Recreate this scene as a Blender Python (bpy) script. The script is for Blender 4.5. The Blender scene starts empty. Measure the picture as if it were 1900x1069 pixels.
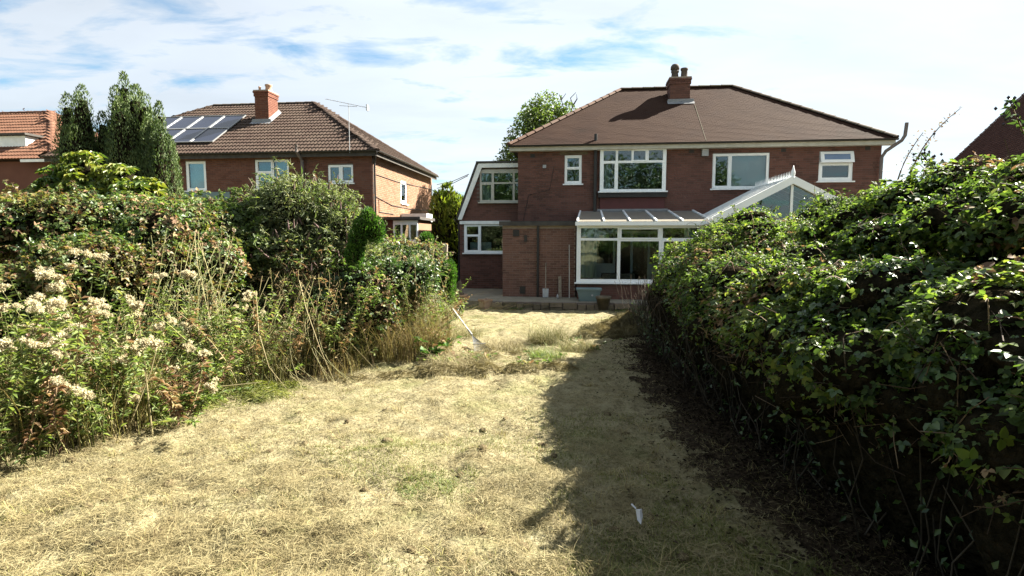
import bpy, math, random
import numpy as np
from mathutils import Vector, Matrix

# ------------------------------------------------------------------ camera, sky, sun, exposure
scene = bpy.context.scene
COL = scene.collection
F_PX, CX, CY = 1040.0, 950.0, 534.5            # focal length and centre of the photograph, pixels
PITCH = math.atan(94.5 / F_PX)
CAM_H = 1.7
cam_data = bpy.data.cameras.new('camera')
cam_data.sensor_width = 36.0
cam_data.lens = F_PX / 1900.0 * 36.0
cam_data.clip_start = 0.05
cam_data.clip_end = 3000.0
cam = bpy.data.objects.new('camera', cam_data)
COL.objects.link(cam)
cam.location = (0, 0, CAM_H)
cam.rotation_euler = (math.radians(90) - PITCH, 0, 0)
scene.camera = cam

SUN_DIR = Vector((1.11, 0.56, 1.0)).normalized()
SUN_ELEV = math.asin(SUN_DIR.z)
SUN_AZ = math.atan2(SUN_DIR.x, SUN_DIR.y)       # from +Y towards +X
sun_data = bpy.data.lights.new('sun', 'SUN')
sun_data.energy = 5.0
sun_data.angle = math.radians(0.5)
sun_data.color = (1.0, 0.93, 0.80)
sun = bpy.data.objects.new('sun', sun_data)
COL.objects.link(sun)
sun.rotation_euler = SUN_DIR.to_track_quat('Z', 'Y').to_euler()

scene.view_settings.view_transform = 'Standard'
scene.view_settings.look = 'None'
scene.view_settings.gamma = 1.0
scene.view_settings.use_curve_mapping = False
scene.view_settings.exposure = 2.75
scene.cycles.max_bounces = 8
scene.cycles.diffuse_bounces = 3
scene.cycles.glossy_bounces = 3
scene.cycles.transmission_bounces = 4
scene.cycles.transparent_max_bounces = 8
scene.cycles.caustics_reflective = False
scene.cycles.caustics_refractive = False
scene.cycles.use_denoising = True


class NT:
    """A short hand for wiring shader nodes."""
    def __init__(self, tree):
        self.t = tree
        tree.nodes.clear()

    def n(self, kind, **kw):
        nd = self.t.nodes.new(kind)
        for k, v in kw.items():
            setattr(nd, k, v)
        return nd

    def link(self, a, b):
        self.t.links.new(a, b)

    def math(self, op, a, b=None, clamp=False):
        nd = self.t.nodes.new('ShaderNodeMath')
        nd.operation = op
        nd.use_clamp = clamp
        for i, v in enumerate((a, b)):
            if v is None:
                continue
            if isinstance(v, (int, float)):
                nd.inputs[i].default_value = v
            else:
                self.t.links.new(v, nd.inputs[i])
        return nd.outputs[0]

    def ramp(self, fac, stops, interp='LINEAR'):
        nd = self.t.nodes.new('ShaderNodeValToRGB')
        nd.color_ramp.interpolation = interp
        el = nd.color_ramp.elements
        while len(el) < len(stops):
            el.new(0.5)
        for e, (p, c) in zip(el, stops):
            e.position = p
            e.color = (*c, 1) if len(c) == 3 else c
        self.t.links.new(fac, nd.inputs[0])
        return nd.outputs[0]

    def noise(self, vec, scale, detail=4, rough=0.55, dist=0.0):
        nd = self.t.nodes.new('ShaderNodeTexNoise')
        nd.inputs['Scale'].default_value = scale
        nd.inputs['Detail'].default_value = detail
        nd.inputs['Roughness'].default_value = rough
        nd.inputs['Distortion'].default_value = dist
        if vec is not None:
            self.t.links.new(vec, nd.inputs['Vector'])
        return nd.outputs[0]

    def mix(self, fac, a, b, mode='MIX'):
        nd = self.t.nodes.new('ShaderNodeMix')
        nd.data_type = 'RGBA'
        nd.blend_type = mode
        for sock, v in ((nd.inputs[0], fac), (nd.inputs[6], a), (nd.inputs[7], b)):
            if isinstance(v, (int, float)):
                sock.default_value = v
            elif isinstance(v, tuple):
                sock.default_value = (*v, 1) if len(v) == 3 else v
            else:
                self.t.links.new(v, sock)
        return nd.outputs[2]


world = bpy.data.worlds.new('World')
scene.world = world
world.use_nodes = True
w = NT(world.node_tree)
sky = w.n('ShaderNodeTexSky', sky_type='NISHITA', sun_disc=False)
sky.sun_elevation = SUN_ELEV
sky.sun_rotation = SUN_AZ
sky.air_density = 1.0
sky.dust_density = 0.6
sky.ozone_density = 1.4
tc = w.n('ShaderNodeTexCoord')
sep = w.n('ShaderNodeSeparateXYZ')
w.link(tc.outputs['Generated'], sep.inputs[0])
den = w.math('ADD', w.math('MAXIMUM', sep.outputs[2], 0.0), 0.14)
cmb = w.n('ShaderNodeCombineXYZ')
w.link(w.math('DIVIDE', sep.outputs[0], den), cmb.inputs[0])
w.link(w.math('DIVIDE', sep.outputs[1], den), cmb.inputs[1])
mp = w.n('ShaderNodeMapping')
mp.inputs['Location'].default_value = (20.0, 7.0, 0)
mp.inputs['Rotation'].default_value = (0, 0, math.radians(-10))
mp.inputs['Scale'].default_value = (0.55, 1.0, 1)
w.link(cmb.outputs[0], mp.inputs[0])
big = w.noise(mp.outputs[0], 0.75, 3, 0.5, 0.3)
fine = w.noise(mp.outputs[0], 4.2, 6, 0.58, 0.35)
dot = w.n('ShaderNodeVectorMath', operation='DOT_PRODUCT')
w.link(tc.outputs['Generated'], dot.inputs[0])
dot.inputs[1].default_value = tuple(SUN_DIR)
cosun = dot.outputs['Value']
cover = w.math('ADD', w.math('ADD', w.math('MULTIPLY', big, 0.75), w.math('MULTIPLY', fine, 1.16)), w.math('MULTIPLY', cosun, 0.30))
mask = w.ramp(cover, [(0.0, (0, 0, 0)), (0.78, (0.08,) * 3), (0.90, (0.50,) * 3), (1.0, (0.84,) * 3)])
glow = w.math('POWER', w.math('MAXIMUM', w.math('MULTIPLY', w.math('ADD', cosun, 0.35), 0.74), 0.0), 2.2)
grey = w.math('MULTIPLY', w.ramp(w.noise(mp.outputs[0], 1.6, 5, 0.55, 0.3), [(0.42, (1, 1, 1)), (0.66, (0.88,) * 3)]), 1.0)
cl_l = w.math('MULTIPLY', w.math('MINIMUM', w.math('ADD', 2.75, w.math('MULTIPLY', glow, 2.5)), 3.4), grey)
clc = w.n('ShaderNodeVectorMath', operation='SCALE')
clc.inputs[0].default_value = (0.93, 0.99, 1.06)
w.link(cl_l, clc.inputs['Scale'])
skyc = w.mix(1.0, sky.outputs[0], (0.42, 0.56, 0.58), 'MULTIPLY')
bgc = w.mix(mask, skyc, clc.outputs[0])
bg = w.n('ShaderNodeBackground')
bg.inputs[1].default_value = 0.05
w.link(bgc, bg.inputs[0])
wo = w.n('ShaderNodeOutputWorld')
w.link(bg.outputs[0], wo.inputs[0])

rng = np.random.default_rng(11)
random.seed(5)


# ------------------------------------------------------------------ materials
def ramp_stops(cols):
    k = max(1, len(cols) - 1)
    return [(0.15 + 0.7 * i / k, c) for i, c in enumerate(cols)]


def M(name, cols, noise=(3.0, 0.6), rnd=0.0, objrnd=False, rough=0.8, bump=None, trans=0.0, tcol=None, spec=0.3, metal=0.0, detail=5):
    m = bpy.data.materials.new(name)
    m.use_nodes = True
    t = NT(m.node_tree)
    geo = t.n('ShaderNodeNewGeometry')
    val = t.math('ADD', 0.5, t.math('MULTIPLY', t.math('SUBTRACT', t.noise(geo.outputs['Position'], noise[0], detail), 0.5), 2.0 * noise[1]))
    if rnd:
        r = geo.outputs['Random Per Island']
        if objrnd:
            oi = t.n('ShaderNodeObjectInfo')
            r = t.math('FRACT', t.math('ADD', r, t.math('MULTIPLY', oi.outputs['Random'], 7.31)))
        val = t.math('ADD', val, t.math('MULTIPLY', t.math('SUBTRACT', r, 0.5), rnd))
    col = t.ramp(val, ramp_stops(cols))
    p = t.n('ShaderNodeBsdfPrincipled')
    p.inputs['Roughness'].default_value = rough
    p.inputs['Specular IOR Level'].default_value = spec
    p.inputs['Metallic'].default_value = metal
    t.link(col, p.inputs['Base Color'])
    if bump:
        b = t.n('ShaderNodeBump')
        b.inputs['Strength'].default_value = bump[1]
        b.inputs['Distance'].default_value = bump[2] if len(bump) > 2 else 0.02
        t.link(t.noise(geo.outputs['Position'], bump[0], 4), b.inputs['Height'])
        t.link(b.outputs[0], p.inputs['Normal'])
    out = t.n('ShaderNodeOutputMaterial')
    sh = p.outputs[0]
    if trans:
        tr = t.n('ShaderNodeBsdfTranslucent')
        t.link(t.mix(1.0, col, tcol or (1.3, 1.45, 0.7), 'MULTIPLY'), tr.inputs[0])
        mx = t.n('ShaderNodeMixShader')
        mx.inputs[0].default_value = trans
        t.link(sh, mx.inputs[1])
        t.link(tr.outputs[0], mx.inputs[2])
        sh = mx.outputs[0]
    t.link(sh, out.inputs[0])
    return m


def M_glass(name, tint=(0.74, 0.80, 0.79), refl=1.0):
    m = bpy.data.materials.new(name)
    m.use_nodes = True
    t = NT(m.node_tree)
    geo = t.n('ShaderNodeNewGeometry')
    fr = t.n('ShaderNodeFresnel')
    fr.inputs[0].default_value = 1.55
    b = t.n('ShaderNodeBump')
    b.inputs['Strength'].default_value = 0.05
    b.inputs['Distance'].default_value = 0.05
    t.link(t.noise(geo.outputs['Position'], 1.1, 2), b.inputs['Height'])
    tr = t.n('ShaderNodeBsdfTransparent')
    tr.inputs[0].default_value = (*tint, 1)
    gl = t.n('ShaderNodeBsdfGlossy')
    gl.inputs['Roughness'].default_value = 0.02
    gl.inputs[0].default_value = (0.85, 0.93, 0.95, 1)
    t.link(b.outputs[0], gl.inputs['Normal'])
    mx = t.n('ShaderNodeMixShader')
    t.link(t.math('MULTIPLY', t.math('ADD', fr.outputs[0], 0.045), refl, True), mx.inputs[0])
    t.link(tr.outputs[0], mx.inputs[1])
    t.link(gl.outputs[0], mx.inputs[2])
    out = t.n('ShaderNodeOutputMaterial')
    t.link(mx.outputs[0], out.inputs[0])
    return m


MAT = {}
MAT['brick_dark'] = M('brick dark red brown', [(0.074, 0.037, 0.029), (0.105, 0.050, 0.038), (0.135, 0.062, 0.047), (0.128, 0.066, 0.052)], (0.8, 0.45), 0.45, True, 0.9, (60, 0.35, 0.004))
MAT['brick_ext'] = M('brick purple brown', [(0.095, 0.052, 0.040), (0.129, 0.067, 0.050), (0.163, 0.085, 0.063), (0.142, 0.081, 0.065)], (1.5, 0.35), 0.55, True, 0.9, (60, 0.35, 0.004))
MAT['brick_orange'] = M('brick orange red', [(0.153, 0.074, 0.042), (0.184, 0.098, 0.057), (0.213, 0.121, 0.073), (0.192, 0.113, 0.077)], (1.2, 0.35), 0.5, True, 0.9, (60, 0.35, 0.004))  # paler copy of the house brick for the sunlit side
MAT['brick_red'] = M('brick red shade copy', [(0.080, 0.036, 0.025), (0.111, 0.046, 0.031), (0.141, 0.061, 0.041), (0.116, 0.061, 0.046)], (1.2, 0.35), 0.5, True, 0.9, (60, 0.35, 0.004))  # darker copy of the house brick, the front's shade in its colour
MAT['brick_chimney'] = M('brick bright red', [(0.092, 0.033, 0.021), (0.117, 0.043, 0.026), (0.141, 0.058, 0.036)], (1.2, 0.35), 0.5, True, 0.9, (60, 0.35, 0.004))
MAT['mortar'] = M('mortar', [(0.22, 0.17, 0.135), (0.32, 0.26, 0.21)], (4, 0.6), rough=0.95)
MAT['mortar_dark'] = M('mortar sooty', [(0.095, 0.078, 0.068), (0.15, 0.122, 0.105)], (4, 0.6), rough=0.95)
MAT['render_red'] = M('red painted render', [(0.085, 0.032, 0.030), (0.115, 0.040, 0.037)], (3, 0.6), rough=0.75)
MAT['upvc'] = M('white window plastic', [(0.70, 0.73, 0.74), (0.82, 0.83, 0.82)], (2, 0.5), rough=0.35, spec=0.5)
MAT['white_paint'] = M('white gloss paint weathered', [(0.60, 0.62, 0.60), (0.80, 0.80, 0.78)], (5, 0.7), rough=0.5)
MAT['cream_paint'] = M('cream paint weathered', [(0.338, 0.324, 0.270), (0.473, 0.459, 0.405)], (5, 0.7), rough=0.6)
MAT['black_plastic'] = M('black plastic', [(0.018, 0.017, 0.016), (0.035, 0.032, 0.03)], (4, 0.5), rough=0.45)
MAT['felt'] = M('dark roofing felt', [(0.035, 0.032, 0.030), (0.075, 0.068, 0.060)], (5, 0.7), rough=0.9)
MAT['grey_pipe'] = M('grey pipe', [(0.096, 0.078, 0.072), (0.156, 0.132, 0.120)], (4, 0.6), rough=0.6)
MAT['pot_grey'] = M('sooty chimney pot', [(0.045, 0.036, 0.030), (0.085, 0.068, 0.056)], (8, 0.7), rough=0.9)
MAT['lead'] = M('lead flashing', [(0.152, 0.156, 0.166), (0.228, 0.232, 0.237)], (6, 0.6), rough=0.5)
MAT['plain_tile'] = M('plain clay roof tile', [(0.022, 0.011, 0.007), (0.030, 0.014, 0.009), (0.036, 0.018, 0.011), (0.031, 0.016, 0.011)], (0.7, 0.8), 0.12, True, 0.9, (40, 0.3, 0.004), spec=0.1)
MAT['hip_tile'] = M('orange hip tile', [(0.065, 0.032, 0.020), (0.092, 0.047, 0.029), (0.082, 0.051, 0.036)], (2, 0.5), 0.4, True, 0.85)
MAT['hip_dark'] = M('mossy dark hip tile', [(0.045, 0.038, 0.030), (0.085, 0.062, 0.045), (0.07, 0.07, 0.04)], (3, 0.7), 0.4, True, 0.9)
MAT['pantile'] = M('brown interlocking roof tile', [(0.039, 0.025, 0.019), (0.046, 0.031, 0.025), (0.056, 0.040, 0.031), (0.074, 0.056, 0.046)], (1.5, 0.4), 0.22, True, 0.88, (30, 0.3, 0.005), spec=0.1)
MAT['orange_tile'] = M('orange pantile', [(0.087, 0.038, 0.021), (0.112, 0.051, 0.029), (0.130, 0.067, 0.040)], (1.2, 0.5), 0.3, True, 0.88)
MAT['under_tile'] = M('roof battens', [(0.05, 0.035, 0.028), (0.08, 0.055, 0.04)], rough=0.95)
MAT['glass'] = M_glass('window glass')
MAT['glass_frost'] = M('obscured blue glass', [(0.09, 0.15, 0.26), (0.14, 0.21, 0.33)], (3, 0.5), rough=0.12, spec=0.6)
MAT['poly'] = M('bronze polycarbonate roof sheet', [(0.213, 0.194, 0.158), (0.269, 0.245, 0.205)], (2.5, 0.6), rough=0.35, trans=0.2, tcol=(0.8, 0.75, 0.6))
MAT['curtain'] = M('pale curtain cloth', [(0.45, 0.50, 0.46), (0.60, 0.64, 0.58)], (6, 0.5), rough=0.9)
MAT['blind'] = M('roller blind', [(0.48, 0.58, 0.62), (0.58, 0.67, 0.70)], (2, 0.4), rough=0.8)
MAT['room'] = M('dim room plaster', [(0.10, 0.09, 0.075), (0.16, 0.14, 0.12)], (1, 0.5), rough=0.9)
MAT['solar'] = M('solar cell glass', [(0.010, 0.013, 0.026), (0.018, 0.023, 0.042)], (1.5, 0.5), rough=0.22, spec=0.22)
MAT['alu'] = M('aluminium frame', [(0.196, 0.203, 0.206), (0.249, 0.253, 0.253)], (5, 0.4), rough=0.4, metal=0.4)
MAT['metal_grey'] = M('galvanised metal', [(0.25, 0.26, 0.27), (0.42, 0.43, 0.44)], (6, 0.5), rough=0.45, metal=0.6)
MAT['stone'] = M('mossy garden stone', [(0.062, 0.053, 0.034), (0.118, 0.096, 0.065), (0.167, 0.130, 0.093)], (5, 0.7), 0.5, True, 0.95, (25, 0.5, 0.01))
MAT['paving'] = M('weathered concrete paving', [(0.13, 0.12, 0.085), (0.22, 0.20, 0.155)], (3, 0.8), rough=0.95, bump=(30, 0.4, 0.006))
MAT['terracotta'] = M('weathered terracotta', [(0.20, 0.115, 0.075), (0.30, 0.19, 0.13), (0.26, 0.22, 0.17)], (9, 0.8), rough=0.9)
MAT['trough'] = M('blue grey plastic tub', [(0.10, 0.15, 0.155), (0.15, 0.205, 0.21)], (3, 0.5), rough=0.5)
MAT['wood_old'] = M('silvered old timber', [(0.11, 0.085, 0.06), (0.20, 0.165, 0.125), (0.29, 0.25, 0.20)], (12, 0.7), 0.3, True, 0.92)
MAT['bark'] = M('bark', [(0.032, 0.025, 0.017), (0.070, 0.056, 0.038)], (14, 0.8), rough=0.95)
MAT['twig'] = M('bramble cane', [(0.050, 0.025, 0.017), (0.110, 0.066, 0.039), (0.165, 0.121, 0.072)], (3, 0.4), 0.9, rough=0.8)
MAT['twig_dark'] = M('dead bramble twig', [(0.03, 0.02, 0.014), (0.075, 0.05, 0.03), (0.15, 0.11, 0.07)], (3, 0.4), 0.9, rough=0.9)
MAT['soil'] = M('dark soil for hedge shade', [(0.016, 0.012, 0.008), (0.034, 0.025, 0.016), (0.06, 0.046, 0.028)], (9, 0.8), rough=1.0, spec=0.05, bump=(22, 0.9, 0.04))  # dark tone that carries the hedge's shade on the ground
MAT['clod'] = M('dry crumbled soil', [(0.05, 0.038, 0.022), (0.095, 0.075, 0.042), (0.15, 0.125, 0.07)], (30, 0.9), rough=1.0, spec=0.05, bump=(60, 1.0, 0.02))
MAT['dark_core'] = M('dark foliage core', [(0.007, 0.006, 0.004), (0.015, 0.013, 0.008), (0.027, 0.021, 0.013)], (16, 0.9), rough=1.0, spec=0.0, bump=(20, 1.0, 0.08))  # for opaque cores added to keep foliage dark inside
MAT['white_bits'] = M('white plastic', [(0.294, 0.302, 0.315), (0.357, 0.361, 0.370)], (8, 0.4), rough=0.5)
MAT['rope_pale'] = M('pale painted handle', [(0.490, 0.474, 0.427), (0.600, 0.585, 0.537)], (8, 0.4), rough=0.6)
MAT['cable'] = M('black cable', [(0.015, 0.015, 0.015), (0.03, 0.03, 0.03)], rough=0.6)
# foliage
MAT['lf_right'] = M('bramble leaf green', [(0.025, 0.039, 0.014), (0.050, 0.082, 0.021), (0.090, 0.131, 0.027), (0.158, 0.174, 0.040)], (0.9, 0.55), 0.6, rough=0.62, spec=0.2, trans=0.50)
MAT['shade_litter'] = M('dead leaves darkened for hedge shade', [(0.014, 0.010, 0.007), (0.026, 0.019, 0.012), (0.042, 0.031, 0.019)], (3, 0.5), 0.7, rough=0.95, spec=0.05)  # leaf tone darkened to add to the hedge's shade
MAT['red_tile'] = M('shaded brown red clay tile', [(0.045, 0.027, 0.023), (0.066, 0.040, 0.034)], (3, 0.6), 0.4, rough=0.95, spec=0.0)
MAT['lf_red'] = M('bramble leaf turning red', [(0.116, 0.056, 0.031), (0.090, 0.084, 0.032), (0.090, 0.112, 0.039), (0.149, 0.152, 0.049), (0.157, 0.104, 0.045)], (1.6, 0.75), 0.8, rough=0.5, spec=0.35, trans=0.38)
MAT['lf_mid'] = M('leaf mid green', [(0.042, 0.068, 0.023), (0.073, 0.112, 0.033), (0.111, 0.156, 0.043), (0.161, 0.184, 0.056)], (1.4, 0.6), 0.65, rough=0.5, spec=0.35, trans=0.4)
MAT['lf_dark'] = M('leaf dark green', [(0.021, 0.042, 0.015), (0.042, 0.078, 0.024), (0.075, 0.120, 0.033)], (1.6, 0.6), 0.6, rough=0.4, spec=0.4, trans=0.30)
MAT['lf_bud'] = M('buddleia leaf grey green', [(0.059, 0.078, 0.039), (0.100, 0.125, 0.060), (0.141, 0.164, 0.085), (0.171, 0.172, 0.088)], (1.5, 0.6), 0.65, rough=0.6, spec=0.3, trans=0.33)
MAT['lf_weed'] = M('weed leaf fresh green', [(0.065, 0.092, 0.028), (0.107, 0.148, 0.044), (0.153, 0.188, 0.059), (0.199, 0.200, 0.075)], (1.3, 0.6), 0.65, rough=0.55, spec=0.3, trans=0.4)
MAT['lf_brown'] = M('withered leaf', [(0.113, 0.065, 0.039), (0.183, 0.117, 0.065), (0.261, 0.183, 0.100), (0.191, 0.174, 0.078)], (2, 0.6), 0.7, rough=0.8, trans=0.3, tcol=(1.2, 1.1, 0.8))
MAT['fatsia'] = M('yellow green fingered leaf', [(0.032, 0.067, 0.014), (0.070, 0.111, 0.019), (0.126, 0.158, 0.024), (0.190, 0.188, 0.029)], (1.6, 0.8), 0.5, True, 0.4, spec=0.45, trans=0.35)
MAT['conifer'] = M('juniper foliage', [(0.033, 0.055, 0.020), (0.056, 0.088, 0.029), (0.082, 0.120, 0.039), (0.114, 0.146, 0.053)], (1.6, 0.5), 0.6, rough=0.65, trans=0.2)
MAT['conifer_gold'] = M('golden conifer foliage', [(0.053, 0.084, 0.013), (0.115, 0.150, 0.020), (0.194, 0.213, 0.031)], (1.0, 0.6), 0.6, rough=0.6, trans=0.30)
MAT['conifer_clip'] = M('clipped conifer foliage', [(0.019, 0.048, 0.010), (0.044, 0.104, 0.017), (0.078, 0.165, 0.026)], (3.0, 0.5), 0.6, rough=0.6, trans=0.3)
MAT['lf_tree'] = M('tree leaf light green', [(0.044, 0.074, 0.017), (0.087, 0.131, 0.030), (0.148, 0.183, 0.048)], (0.5, 0.6), 0.6, rough=0.5, trans=0.35)
MAT['lf_purple'] = M('purple leaf', [(0.018, 0.014, 0.018), (0.035, 0.022, 0.028)], (1, 0.5), 0.5, rough=0.6, trans=0.2, tcol=(1, 1, 1))
MAT['fluff'] = M('cream seed fluff', [(0.44, 0.38, 0.25), (0.56, 0.50, 0.35), (0.66, 0.62, 0.47)], (9, 0.3), 0.6, True, 0.95, trans=0.5, tcol=(1, 1, 0.9))
MAT['bud_flower'] = M('faded buddleia spike', [(0.09, 0.055, 0.045), (0.13, 0.085, 0.085), (0.15, 0.11, 0.075)], (4, 0.4), 0.6, True, 0.9)
MAT['stem_pale'] = M('yellowing stem', [(0.126, 0.126, 0.051), (0.190, 0.177, 0.076), (0.240, 0.215, 0.114)], (2, 0.4), 0.6, rough=0.7)
MAT['stem_green'] = M('green stem', [(0.08, 0.11, 0.03), (0.19, 0.19, 0.07), (0.26, 0.22, 0.11)], (2, 0.4), 0.8, rough=0.75)
MAT['straw'] = M('cut dry grass', [(0.135, 0.107, 0.049), (0.195, 0.162, 0.080), (0.233, 0.201, 0.104), (0.262, 0.234, 0.134)], (2.6, 0.45), 0.5, rough=0.75, spec=0.25, trans=0.2, tcol=(1.05, 1.05, 0.9))
MAT['grass_tan'] = M('tall dead grass', [(0.118, 0.086, 0.039), (0.225, 0.178, 0.080), (0.344, 0.286, 0.139), (0.237, 0.229, 0.077)], (1.8, 0.5), 0.9, rough=0.8, trans=0.3, tcol=(1.1, 1.05, 0.8))
MAT['grass_green'] = M('short green grass', [(0.068, 0.083, 0.019), (0.118, 0.130, 0.031), (0.182, 0.174, 0.057)], (2, 0.5), 0.7, rough=0.6, trans=0.3)
MAT['straw_green'] = M('half dry grass blade', [(0.069, 0.073, 0.023), (0.107, 0.105, 0.037), (0.166, 0.146, 0.066), (0.201, 0.175, 0.087)], (1.2, 0.5), 0.8, rough=0.75, spec=0.25, trans=0.25, tcol=(1.1, 1.15, 0.8))
MAT['berry'] = M('dark berry', [(0.012, 0.010, 0.014), (0.03, 0.02, 0.03)], rough=0.35)


def ground_material():
    m = bpy.data.materials.new('mown dry lawn')
    m.use_nodes = True
    t = NT(m.node_tree)
    geo = t.n('ShaderNodeNewGeometry')
    pos = geo.outputs['Position']
    a = t.noise(pos, 1.1, 5, 0.6)
    b = t.noise(pos, 9.0, 6, 0.65)
    c = t.noise(pos, 45.0, 4, 0.6)
    v = t.math('ADD', t.math('MULTIPLY', b, 0.55), t.math('MULTIPLY', c, 0.45))
    col = t.ramp(v, [(0.30, (0.040, 0.033, 0.019)), (0.43, (0.108, 0.091, 0.051)), (0.53, (0.176, 0.156, 0.09)), (0.68, (0.22, 0.20, 0.125))])
    green = t.ramp(v, [(0.33, (0.038, 0.041, 0.015)), (0.5, (0.097, 0.102, 0.038)), (0.66, (0.17, 0.164, 0.078))])
    col = t.mix(t.ramp(a, [(0.50, (0, 0, 0)), (0.68, (0.75, 0.75, 0.75))]), col, green)
    p = t.n('ShaderNodeBsdfPrincipled')
    p.inputs['Roughness'].default_value = 0.95
    p.inputs['Specular IOR Level'].default_value = 0.1
    t.link(col, p.inputs['Base Color'])
    bm = t.n('ShaderNodeBump')
    bm.inputs['Strength'].default_value = 0.7
    bm.inputs['Distance'].default_value = 0.05
    t.link(v, bm.inputs['Height'])
    t.link(bm.outputs[0], p.inputs['Normal'])
    out = t.n('ShaderNodeOutputMaterial')
    t.link(p.outputs[0], out.inputs[0])
    return m


MAT['lawn'] = ground_material()

# ------------------------------------------------------------------ frames, things and parts
YAW = math.radians(6.6)                         # the street runs a little nearer on the right


class Frame:
    def __init__(self, ox, oy, yaw):
        self.o = (ox, oy)
        self.yaw = yaw
        self.ex = (math.cos(yaw), -math.sin(yaw))
        self.ey = (math.sin(yaw), math.cos(yaw))

    def world(self, p):
        return (self.o[0] + self.ex[0] * p[0] + self.ey[0] * p[1], self.o[1] + self.ex[1] * p[0] + self.ey[1] * p[1], p[2])


WORLD = Frame(0, 0, 0)
HOUSE = Frame(0.2135, 20.566, YAW)              # left corner of the big house, on its facade
LEFTH = Frame(-5.404, 22.0, YAW)                # right corner of the house beyond the conifers
FARH = Frame(-19.3, 24.0, YAW)
ORG = {}


def tag(o, label=None, cat=None, group=None, kind=None):
    if label: o['label'] = label
    if cat: o['category'] = cat
    if group: o['group'] = group
    if kind: o['kind'] = kind
    return o


def thing(name, label, cat, org=(0, 0, 0), frame=WORLD, group=None):
    o = bpy.data.objects.new(name, None)
    o.empty_display_size = 0.1
    COL.objects.link(o)
    o.location = frame.world(org)
    o.rotation_euler = (0, 0, -frame.yaw)
    ORG[o.name] = org
    return tag(o, label, cat, group)


def mesh_obj(name, me, parent=None, mat=None):
    o = bpy.data.objects.new(name, me)
    COL.objects.link(o)
    if mat is not None and not me.materials:
        me.materials.append(MAT[mat] if isinstance(mat, str) else mat)
    if parent is not None:
        o.parent = parent
        ORG[o.name] = ORG[parent.name]
    return o


def np_mesh(name, V, F):
    """F: (m,3) or (m,4) int array."""
    me = bpy.data.meshes.new(name)
    V = np.asarray(V, np.float32)
    F = np.asarray(F, np.int32)
    k = F.shape[1]
    me.vertices.add(len(V))
    me.vertices.foreach_set('co', V.ravel())
    me.loops.add(F.size)
    me.loops.foreach_set('vertex_index', F.ravel())
    me.polygons.add(len(F))
    me.polygons.foreach_set('loop_start', np.arange(0, F.size, k, dtype=np.int32))
    me.update(calc_edges=True)
    return me


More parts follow.
